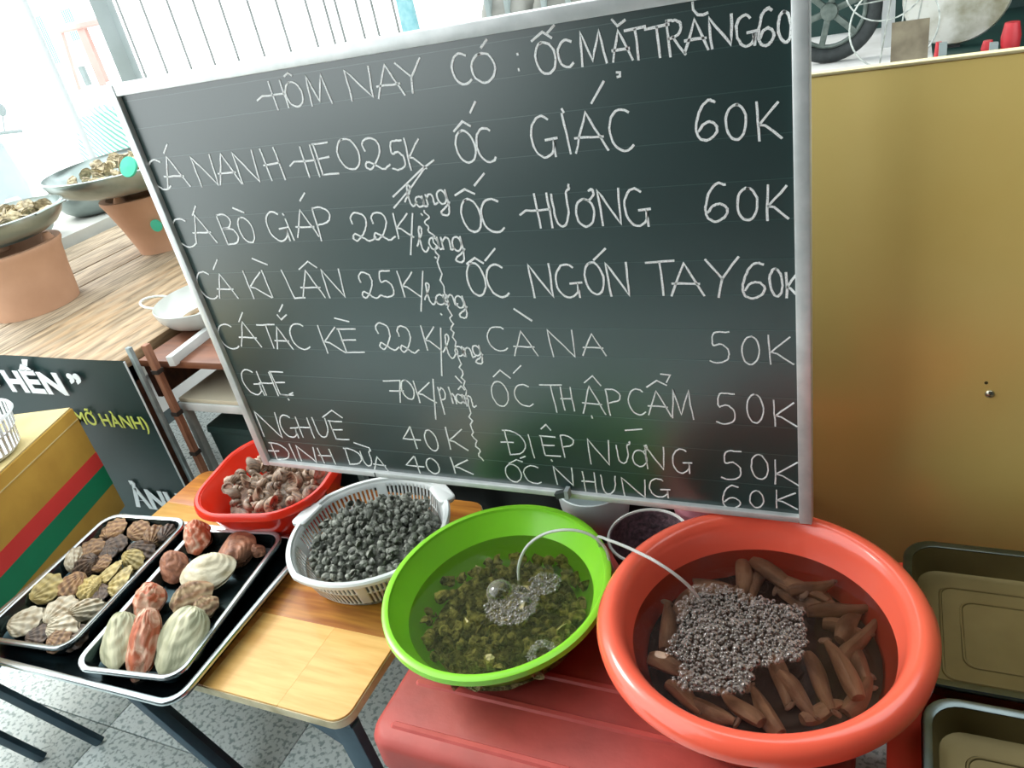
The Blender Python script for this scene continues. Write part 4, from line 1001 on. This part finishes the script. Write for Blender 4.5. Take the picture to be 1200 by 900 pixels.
# brown cabinet, stool, pan
cab = thing('cabinet', 'dark brown wooden cabinet behind the chalkboard, next to the plank table', 'cabinet', (-1.45, 1.86, 0))
link('carcass', boxm(-.49, .5, -.235, .25, 0, .70), dkw, cab)
link('cabinet_top', boxm(-.495, .505, -.25, .255, .7005, .725, .003), mat('cabinet_top', '7a4a2e', '5c3622', rough=.5, scale=6, stretch=(1, 6, 6)), cab)
link('shelf', boxm(-.49, .3, -.50, -.252, .702, .724, .003), mat('cabinet_top', '7a4a2e'), cab)
link('batten', bar((-.485, -.246, .60), (.45, -.246, .60), .018, .03), mat('batten', '7c4c30', '5e3824', rough=.6, scale=8), cab)
link('front_board', boxm(-.48, .49, -.243, -.236, .02, .28), mat('front_board', '2c3a38', '20302e', rough=.6, scale=8), cab)
a = PZ(194, 428, .735)+Vector((0, .02, 0)); b5 = PZ(246, 388, .735)
wbar = thing('white_rail', 'short white wooden rail running back above the white stool', 'rail', ((a.x+b5.x)/2, (a.y+b5.y)/2, .7245))
whp = mat('white_paint', 'd8dcd8', 'c4cac6', rough=.5, scale=9)
link('rail', bar(a-wbar.location, Vector((b5.x, min(b5.y, 1.602), b5.z))-wbar.location, .022, .03, .001), whp, wbar)
shade_box = thing('crate', 'dark green box standing in for the shade under the white stool', 'crate', (-1.690, 1.475, 0))  # added dark box in place of the shade beneath the stool
link('crate_body', MB().rrloft([(.15, .06, .01, 0), (.155, .07, .01, .47)], captop=True).mesh(), mat('shade_green', '22403a', '1a322e', rough=.6, scale=5), shade_box); link('crate_lip', MB().rrloft([(.156, .071, .01, .45), (.158, .074, .01, .455), (.156, .071, .01, .472)], captop=True).mesh(), mat('shade_green', ''), shade_box)
stl = thing('stool', 'white-painted steel stool with cream seat left of the chalkboard', 'stool', (-1.66, 1.468, 0))
link('seat', boxm(-.205, .2, -.095, .118, .578, .592, .003), mat('cream_seat', 'cfc8b0', 'c2baa0', rough=.5, scale=5), stl)
link('seat_frame', boxm(-.208, .203, -.10, .12, .552, .5775, .002), whp, stl)
for xx in (-.196, .19):
    for yy in (-.088, .108): link('leg', boxm(xx-.011, xx+.011, yy-.011, yy+.011, 0, .5515, .001), mat('stool_leg', 'b4bcb6', '98a29c', rough=.45, scale=20), stl)
link('stretcher', boxm(-.185, .179, -.096, -.08, .18, .20), whp, stl)
pz = (-1.885, 1.635, .7265)
bowl('enamel_bowl', 'white enamel bowl of a few snails half behind the chalkboard', 'bowl', pz, .165, .075, mat('enamel', 'd4d8d2', 'c4c8c0', rough=.25, scale=3, coat=.3), handles=2, base=.45)
sn = dup([o for o in sc.objects if o.name.startswith('small_snail')][0], (-1.89, 1.60, .745), (1, .3, .2), (1.6,)*3, 'single grey snail in the white enamel bowl left of the chalkboard', 'snails in the enamel bowl')
for k in range(5): dup(sn, (-1.91+.03*(k % 3), 1.63+.03*(k//3), .745), (k, k*1.3, k), (1.5,)*3, 'grey snail in the white enamel bowl left of the chalkboard')
sn['label'] = 'grey snail in the white enamel bowl left of the chalkboard'

# braziers
terra = mat('terracotta', 'cfa384', 'b58a6c', rough=.75, scale=5, rnd=.05, lo=.3, hi=.8, bump=.15, bscale=25)
ash = mat('ash', '8a9490', '3a4442', rough=.9, scale=50, bump=.6)
def brazier(label, c, rb_, rt, h):
    o = thing('clay_brazier', label, 'brazier', c)
    link('pot', MB().lathe([(0, 0), (rb_, 0), (rb_*1.02, .02), (rb_+(rt-rb_)*.5, h*.5), (rt, h-.03), (rt*1.06, h-.01), (rt*1.05, h), (rt*.9, h), (rt*.8, h-.05), (0, h-.07)], n=56, cap=False).mesh(), terra, o)
    link('ash_bed', MB().lathe([(0, h-.05), (rt*.5, h-.045), (rt*.82, h-.052)], n=30, cap=False).mesh(), ash, o)
    for a in (0.6, 2.7, 4.8): link('pot_rest', MB().lathe([(.02, h-.03), (.022, h), (.012, h+.022), (0, h+.024)], n=12, cx=rt*.84*math.cos(a), cy=rt*.84*math.sin(a)).mesh(), terra, o)
    return o
BR1 = (-2.80, 1.69, PT+.0005); BR2 = (-2.72, 2.26, PT+.0005)
brazier('clay brazier at the left edge, nearer the camera', BR1, .145, .165, .225)
brazier('clay brazier behind the first, beside the chalkboard corner', BR2, .105, .165, .235)
alu = mat('pan_aluminium', 'b8c4c2', '94a29e', rough=.28, metal=.85, scale=8)
def panfull(label, c, r, h, handles, words, nsh, mi, big=None):
    o = bowl('cooking_pan', label, 'pan', c, r, h, alu, handles=handles, base=.45, lip=.006)
    return o
panfull('aluminium pan of cooked shells on the nearest clay brazier', (BR1[0]+.0, BR1[1]+.0, BR1[2]+.25), .225, .085, 2, '', 30, 2)
panfull('wide aluminium pan of shells on the farther clay brazier', (BR2[0]+.0, BR2[1]+.02, BR2[2]+.26), .35, .10, 0, '', 40, 1)
o = link('price_sticker', MB().lathe([(.03, 0), (.03, .0015), (0, .002)], n=24).mesh(), mat('teal_sticker', '3ec09c', rough=.5))
q = PY(152, 196, BR2[1]-.26); tag(o, 'round teal lid clipped on the side of the far pan', 'lid'); o.location = q; o.rotation_euler = (PI/2-.5, 0, .1); o.scale = (1.2, 1.2, 6)
o2 = dup(o, PY(184, 264, BR2[1]-.10), (PI/2, 0, .2), (.8, .8, 5), 'small teal disc at the chalkboard edge in front of the far brazier')
psm = mat('cooked_shell', 'cfc09a', '86785a', rough=.6, scale=60, rnd=.25)
pr = bivalve('cooked_shell', '', 'shell', 'shells in the near pan', .024, 1.0, .008, 14, .001, psm, 77)
def shells(pr, c, R_, z, n, label, group, first=True):
    for i in range(n):
        a = random.uniform(0, 2*PI); r = R_*math.sqrt(random.random()); loc = (c[0]+r*math.cos(a), c[1]+r*math.sin(a), z+.025*(1-(r/R_)**2)+random.uniform(0, .012))
        rot = (random.uniform(-1.2, 1.2), random.uniform(-1.2, 1.2), random.uniform(0, 6))
        if i == 0 and first: pr.location = loc; pr.rotation_euler = rot; pr['label'] = label; pr['group'] = group
        else: dup(pr, loc, rot, (random.uniform(.8, 1.3),)*3, label, group)
shells(pr, (BR1[0], BR1[1]), .185, BR1[2]+.25+.055, 75, 'pale cooked shell in the aluminium pan on the nearest brazier', 'shells in the near pan')
shells(pr, (BR2[0]+.06, BR2[1]+.02), .28, BR2[2]+.26+.075, 90, 'pale shell in the wide pan on the farther brazier', 'shells in the far pan', False)
q = (BR2[0]+.20, BR2[1]+.10, BR2[2]+.26+.115)
big = bivalve('big_shell', 'large pinkish shell on top of the wide far pan', 'shell', None, .09, 1.0, .035, 9, .003, mat('pink_shell', 'c8937c', 'a8745e', rough=.6, scale=20), 90); big.location = q; big.rotation_euler = (.4, .2, 2.0)
# pale metal bowls at the left edge
sh_m = mat('dull_metal', 'a4b0ae', '8c9896', rough=.35, metal=.6, scale=5)
bz = link('side_bench', boxm(-4.6, -3.42, 1.9, 3.2, 0, .78), mat('pale_bench', 'c4c6be', 'b4b6ae', rough=.7, scale=5)); tag(bz, 'pale bench left of the plank table, mostly out of frame', 'bench')
bowl('metal_bowl', 'plain grey metal bowl at the far left edge behind the near pan', 'bowl', (-3.62, 2.25, .781), .19, .15, sh_m, base=.45)
bowl('metal_bowl', 'wire-rimmed metal bowl left of the wide pan', 'bowl', (-3.62, 2.72, .781), .19, .11, sh_m, base=.45, handles=2)

# =====================================================================
#  STREET SIDE
# =====================================================================
gm = mat('grey_post', '94a0a0', '86928f', rough=.6, scale=4)
pl = [PY(100, 0, 2.75), PY(122, 0, 2.75), PY(90, 0, 2.75)]
o = link('steel_post', boxm(-.035, .035, -.035, .035, 0, 3.0, .003), gm, None, ((pl[0].x+pl[1].x)/2-.0, 2.78, -.065), (0, 0, .45)); tag(o, 'thick grey square post behind the chalkboard top left corner', 'post')
p = PY(75, 108, 3.9); o = link('thin_pole', MB().lathe([(.022, 0), (.022, 2.9)], n=14).mesh(), mat('pale_pole', 'b8bebe', rough=.5), None, (p.x, 3.9, -.065)); tag(o, 'thin pale round pole left of the grey post', 'pole')
gate = thing('gate', 'white gate of thin upright bars beyond the chalkboard', 'gate', (-2.9, 3.6, -.065))
rod = mat('gate_bar', '8f9492', '7c8280', rough=.6, scale=10)
bmsh = MB().lathe([(.006, .08), (.006, 2.3)], n=8).mesh(); bmsh.materials.append(rod)
for px_, py_ in ((172, 92), (197, 87), (225, 82), (253, 78), (281, 73), (311, 68), (342, 63), (374, 58), (394, 55), (406, 52), (429, 49), (446, 47), (469, 42)):
    q = PY(px_, py_, 3.6); link('bar', bmsh, None, gate, (q.x+2.9, 0, 0))
wrail = mat('gate_rail', 'dfe2e0', rough=.6)
for z_ in (.08, 1.28, 2.27): link('rail', boxm(-1.25, 1.1, -.012, .012, z_, z_+.03), wrail, gate)
link('ring', MB().tube([(-1.03+.028*math.cos(a*PI/10), -.02, 1.335+.045*math.sin(a*PI/10)) for a in range(20)], .003, 6, closed=True).mesh(), rod, gate)
# pink stool on striped sack pile
sk = PY(112, 135, 4.3)
stripe = bpy.data.materials.new('teal_stripes'); stripe.use_nodes = True
nt = stripe.node_tree; wv = nt.nodes.new('ShaderNodeTexWave'); wv.inputs['Scale'].default_value = 14; wv.inputs['Distortion'].default_value = 2; wv.bands_direction = 'DIAGONAL'; rp = nt.nodes.new('ShaderNodeValToRGB')
rp.color_ramp.elements[0].color = lin('76b8a8'); rp.color_ramp.elements[1].color = lin('e4ecea'); rp.color_ramp.elements[0].position = .35; rp.color_ramp.elements[1].position = .5
tcn = nt.nodes.new('ShaderNodeTexCoord'); nt.links.new(tcn.outputs['Object'], wv.inputs[0]); nt.links.new(wv.outputs['Fac'], rp.inputs[0]); nt.links.new(rp.outputs[0], nt.nodes['Principled BSDF'].inputs[0])
o = link('striped_sack', MB().rrloft([(.17, .15, .06, 0), (.2, .18, .08, .3), (.19, .17, .08, .9), (.13, .12, .06, 1.12), (.06, .06, .03, 1.16)], captop=True).mesh(), stripe, None, (sk.x+.02, 4.3, -.065)); tag(o, 'tall teal and white striped sack by the thin pole', 'sack')
ps = PY(92, 24, 4.75); bz_ = ps.z-.46; pkm = mat('faded_pink', 'd8b4ac', 'cca69c', rough=.5, scale=4)
hs = thing('plastic_stool', 'faded pink plastic stool standing on a box near the grey post', 'stool', (ps.x, 4.75, bz_))
link('seat', MB().rrloft([(.13, .13, .05, .40), (.14, .14, .06, .41), (.13, .13, .05, .44), (.09, .09, .04, .455)], captop=True).mesh(), pkm, hs)
for sx in (-1, 1):
    for sy in (-1, 1): link('leg', bar((sx*.10, sy*.10, .405), (sx*.135, sy*.135, 0), .05, .02), pkm, hs)
o = link('storage_box', boxm(-.3, .3, -.25, .25, 0, bz_+.064), mat('pale_box', 'e2e6e4', 'd8dcda', rough=.7, scale=3), None, (ps.x, 4.75, -.065)); tag(o, 'tall whitish box carrying the pink stool', 'box')
sg = PY(62, 8, 6.5); sgt = thing('street_sign', 'pale sign board with teal bars at the top left', 'sign', (sg.x, 6.5, -.065))
link('sign_face', boxm(-.42, .3, -.01, .01, 1.35, 2.1), mat('sign_white', 'e8eeee', rough=.6), sgt)
for k in range(6): link('painted_bar', boxm(-.40+.03*k, -.385+.03*k, -.0125, -.0105, 1.42, 1.9), mat('sign_teal', '7cc0bc', rough=.6), sgt)
for k in range(5): link('painted_bar', boxm(.10+.03*k, .115+.03*k, -.0125, -.0105, 1.6, 1.9), mat('sign_teal', '7cc0bc'), sgt)
link('sign_post', boxm(-.03, .03, .0105, .05, 0, 2.1), gm, sgt)
# parked pale scooter at the left
def tor(R_, r_, n=28, m_=8): return MB().tube([(R_*math.cos(2*PI*i/n), 0, R_*math.sin(2*PI*i/n)) for i in range(n)], r_, m_, closed=True).mesh()
palem = mat('scooter_pale', 'b8c2c4', 'a4b0b2', rough=.3, scale=3, coat=.3); tyre = mat('tyre', '303636', '242a2a', rough=.7, scale=20)
def scooter(label, loc, rz, body):
    s = thing('motor_scooter', label, 'scooter', loc, (0, 0, rz))
    for x in (-.62, .62):
        wl = link('wheel', tor(.215, .05), tyre, s, (x, 0, .265)); 
        link('wheel_hub', MB().lathe([(.12, -.03), (.13, 0), (.12, .03)], n=20).mesh(), gm, wl, (0, 0, 0), (PI/2, 0, 0))
    link('rear_body', MB().rrloft([(.30, .10, .08, .35), (.40, .15, .12, .55), (.42, .14, .12, .72), (.36, .10, .09, .78)], captop=True).mesh(), body, s, (-.42, 0, 0))
    link('seat', MB().rrloft([(.34, .10, .09, .785), (.36, .12, .10, .81), (.32, .10, .09, .86)], captop=True).mesh(), tyre, s, (-.38, 0, 0))
    link('front_shield', MB().rrloft([(.05, .16, .04, .30), (.06, .20, .05, .6), (.05, .16, .04, .95), (.07, .12, .05, 1.05)], captop=True).mesh(), body, s, (.42, 0, 0), (0, -.15, 0))
    link('floor_board', boxm(-.1, .42, -.13, .13, .30, .35, .01), body, s)
    link('handlebar', MB().tube(spline([(.36, -.33, 1.02), (.40, -.15, 1.05), (.42, 0, 1.06), (.40, .15, 1.05), (.36, .33, 1.02)], 4), .014, 8).mesh(), gm, s)
    for sy in (-1, 1):
        mr = link('mirror', MB().lathe([(0, -.01), (.05, -.008), (.055, 0), (.05, .006), (0, .01)], n=18, ry=.7).mesh(), gm, s, (.38, sy*.25, 1.22), (0, PI/2-.2, 0))
        link('mirror_stem', MB().tube([(.39, sy*.2, 1.05), (.385, sy*.23, 1.14), (.385, sy*.25, 1.2)], .006, 6).mesh(), gm, s)
    link('front_fender', MB().rrloft([(.16, .06, .05, .46), (.14, .07, .05, .52), (.06, .05, .04, .56)], captop=True).mesh(), body, s, (.62, 0, 0))
    return s
q = PY(5, 185, 4.6)
scooter('pale parked scooter at the far left behind the metal bowls', (q.x-.25, 4.6, -.065), -.5, palem)
for px0, px1, pyt, hx, wds in ((556, 612, -4, 'a2a39c', 'pale grey tarpaulin bundle showing above the middle of the chalkboard'), (618, 690, -14, '868880', 'darker grey buckled bundle showing above the chalkboard, right of the pale one')):
    a = PY(px0, 10, 4.6); b6 = PY(px1, 5, 4.6); hw_ = (b6.x-a.x)/2; top = PY((px0+px1)/2, pyt, 4.6).z+.065
    bt = thing('tarpaulin_bundle', wds, 'bundle', ((a.x+b6.x)/2, 4.8, -.065))
    tm_ = mat('tarp_'+hx, hx, '6c6e68', rough=.75, scale=5, bump=.4, bscale=9, lo=.3, hi=.8)
    link('tarpaulin', MB().rrloft([(hw_*.9, .16, .05, 0), (hw_, .2, .07, top*.5), (hw_*.97, .19, .07, top-.08), (hw_*.85, .14, .06, top)], captop=True).mesh(), tm_, bt)
    for k in (-.45, .35): link('strap', boxm(hw_*k-.015, hw_*k+.015, -.205, .205, .02, top+.006, .004), gm, bt)
tl = PY(476, 10, 4.6); o = link('teal_cloth', MB().rrloft([(.05, .02, .01, .0), (.07, .03, .02, .7), (.05, .02, .01, 1.5)], captop=True).mesh(), mat('teal_cloth', '7cb4bc', '9cc8cc', rough=.8, scale=20), None, (tl.x, 4.6, -.065)); tag(o, 'pale teal rolled cloth just above the chalkboard edge', 'cloth')
# shaded workshop at the back right: wheels, wire basket, shelf
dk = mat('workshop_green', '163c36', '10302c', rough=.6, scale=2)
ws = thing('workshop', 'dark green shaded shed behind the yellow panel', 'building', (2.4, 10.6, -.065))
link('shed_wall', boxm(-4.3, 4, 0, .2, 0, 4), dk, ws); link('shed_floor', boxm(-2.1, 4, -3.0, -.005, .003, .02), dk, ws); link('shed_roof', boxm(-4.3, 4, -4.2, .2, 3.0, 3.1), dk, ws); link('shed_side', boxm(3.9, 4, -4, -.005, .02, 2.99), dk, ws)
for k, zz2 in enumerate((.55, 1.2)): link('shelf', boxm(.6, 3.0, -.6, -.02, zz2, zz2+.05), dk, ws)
YW = 8.9
def wheel(name, label, px, py, rpx, spokes, rim_m, loc=None):
    q = PY(px, py, YW); q2 = PY(px+rpx, py, YW); R_ = (q2-q).length
    zc = R_+.0-.065
    t = thing(name, label, 'wheel', (q.x, YW, max(q.z, zc)-.0))
    link('tyre', tor(R_*.86, R_*.14, 40, 10), tyre, t)
    link('rim_ring', tor(R_*.68, R_*.045, 36, 8), rim_m, t)
    link('hub', MB().lathe([(0, -.05), (R_*.16, -.05), (R_*.18, 0), (R_*.16, .05), (0, .05)], n=20).mesh(), rim_m, t, (0, 0, 0), (PI/2, 0, 0))
    for k in range(spokes):
        a = 2*PI*k/spokes+.3; link('spoke', bar((R_*.14*math.cos(a), 0, R_*.14*math.sin(a)), (R_*.67*math.cos(a), 0, R_*.67*math.sin(a)), .05, R_*.12, .008), rim_m, t)
    return t, R_
alloy = mat('dusty_alloy', '6c7670', '4c5852', rough=.5, metal=.4, scale=12)
wheel('spoked_wheel', 'black tyre on a dusty six-spoke alloy wheel right of the chalkboard corner', 972, 22, 62, 6, alloy)
q = PY(1122, -12, YW); R2 = (PY(1188, -12, YW)-q).length
dw = thing('disc_wheel', 'big dusty white disc wheel at the top right', 'wheel', (q.x, YW-.12, q.z))
link('disc', MB().lathe([(0, -.06), (R2*.2, -.06), (R2*.22, -.02), (R2*.7, .0), (R2*.8, -.05), (R2*.92, -.06), (R2, 0), (R2*.95, .06), (0, .06)], n=56, cap=False).mesh(), mat('dusty_white_metal', 'd2d4cc', '8c8a72', rough=.45, metal=.3, scale=4, lo=.4, hi=.7), dw, (0, 0, 0), (PI/2, 0, 0))
link('stand', boxm(-.05, .05, .0, .1, -(q.z+.065), -R2*.98), tyre, dw)
q = PY(1047, 30, YW-1.0); Rb = (PY(1100, 30, YW-1.0)-q).length
wbx = thing('wire_basket', 'round wire rings of a bicycle basket in front of the wheels', 'basket', (q.x, YW-1.0, q.z))
wm = mat('wire', 'c0c6c0', '8a908a', rough=.4, metal=.5, scale=20)
link('wire_ring', tor(Rb, .008, 40, 6), wm, wbx); link('wire_ring', tor(Rb*.95, .007, 40, 6), wm, wbx, (-.07, .1, Rb*1.05))
for k in range(6): link('wire', MB().tube([(-Rb*.9+.02*k, .1, Rb*(.55+.18*k)), (Rb*.75, .1, Rb*(.62+.2*k))], .006, 5).mesh(), wm, wbx)
for k in range(3): link('wire', MB().tube([(-.1+.12*k, .0, -Rb*.95), (.02+.12*k, .1, Rb*1.6)], .007, 5).mesh(), wm, wbx)
link('basket_stand', boxm(-.02, .02, 0, .04, -(q.z+.065), -Rb*.98), wm, wbx)
q = PY(1066, 50, 7.2); q.z = PY(1066, 24, 7.2).z; o = link('dusty_plate', boxm(-.13, .13, -.01, .01, 0, q.z+.065), mat('dusty_brown', '7c7460', '5c5444', rough=.8, scale=6), None, (q.x, 7.2, -.065)); tag(o, 'dusty brown metal plate leaning under the disc wheel', 'plate')
q = PY(1040, 50, YW+.45); o = link('white_board', boxm(-.06, .06, -.01, .01, 0, q.z+.5), mat('white_sheet', 'e8ecec', rough=.7), None, (q.x, YW+.45, -.065)); tag(o, 'narrow upright white board between the spoked wheel and the dusty plate', 'board')
redp = mat('red_parts', 'c8343c', 'a82a30', rough=.4, scale=5)
for k, (px_, py_, w_, h_, wds) in enumerate(((1099, 66, .03, .12, 'narrow red part on the shed floor by the dusty plate'), (1157, 56, .045, .06, 'small red can in the shed behind the yellow panel'), (1185, 42, .07, .11, 'curved red fairing at the right edge of the shed'))):
    q = PY(px_, py_, YW-.6); zb = -.065
    tt = thing(('red_part', 'red_can', 'red_fairing')[k], wds, 'part', (q.x, YW-.6, zb))
    link('body', MB().lathe([(0, q.z-h_-zb), (w_, q.z-h_-zb), (w_*1.1, q.z-zb), (w_*.8, q.z+h_-zb), (0, q.z+h_-zb)], n=16, cap=False).mesh(), redp, tt)
    link('support', boxm(-.02, .02, -.02, .02, 0, q.z-h_-zb), gm, tt)
for px_ in (1104, 1163):
    q = PY(px_, 70, YW-.9); o = link('shed_post', boxm(-.03, .03, -.03, .03, 0, PY(px_, 50, YW-.9).z+.065), gm, None, (q.x, YW-.9, -.065)); tag(o, 'short grey post at the front of the shed, '+('left' if px_ < 1150 else 'right')+' one of two', 'post', 'shed posts')
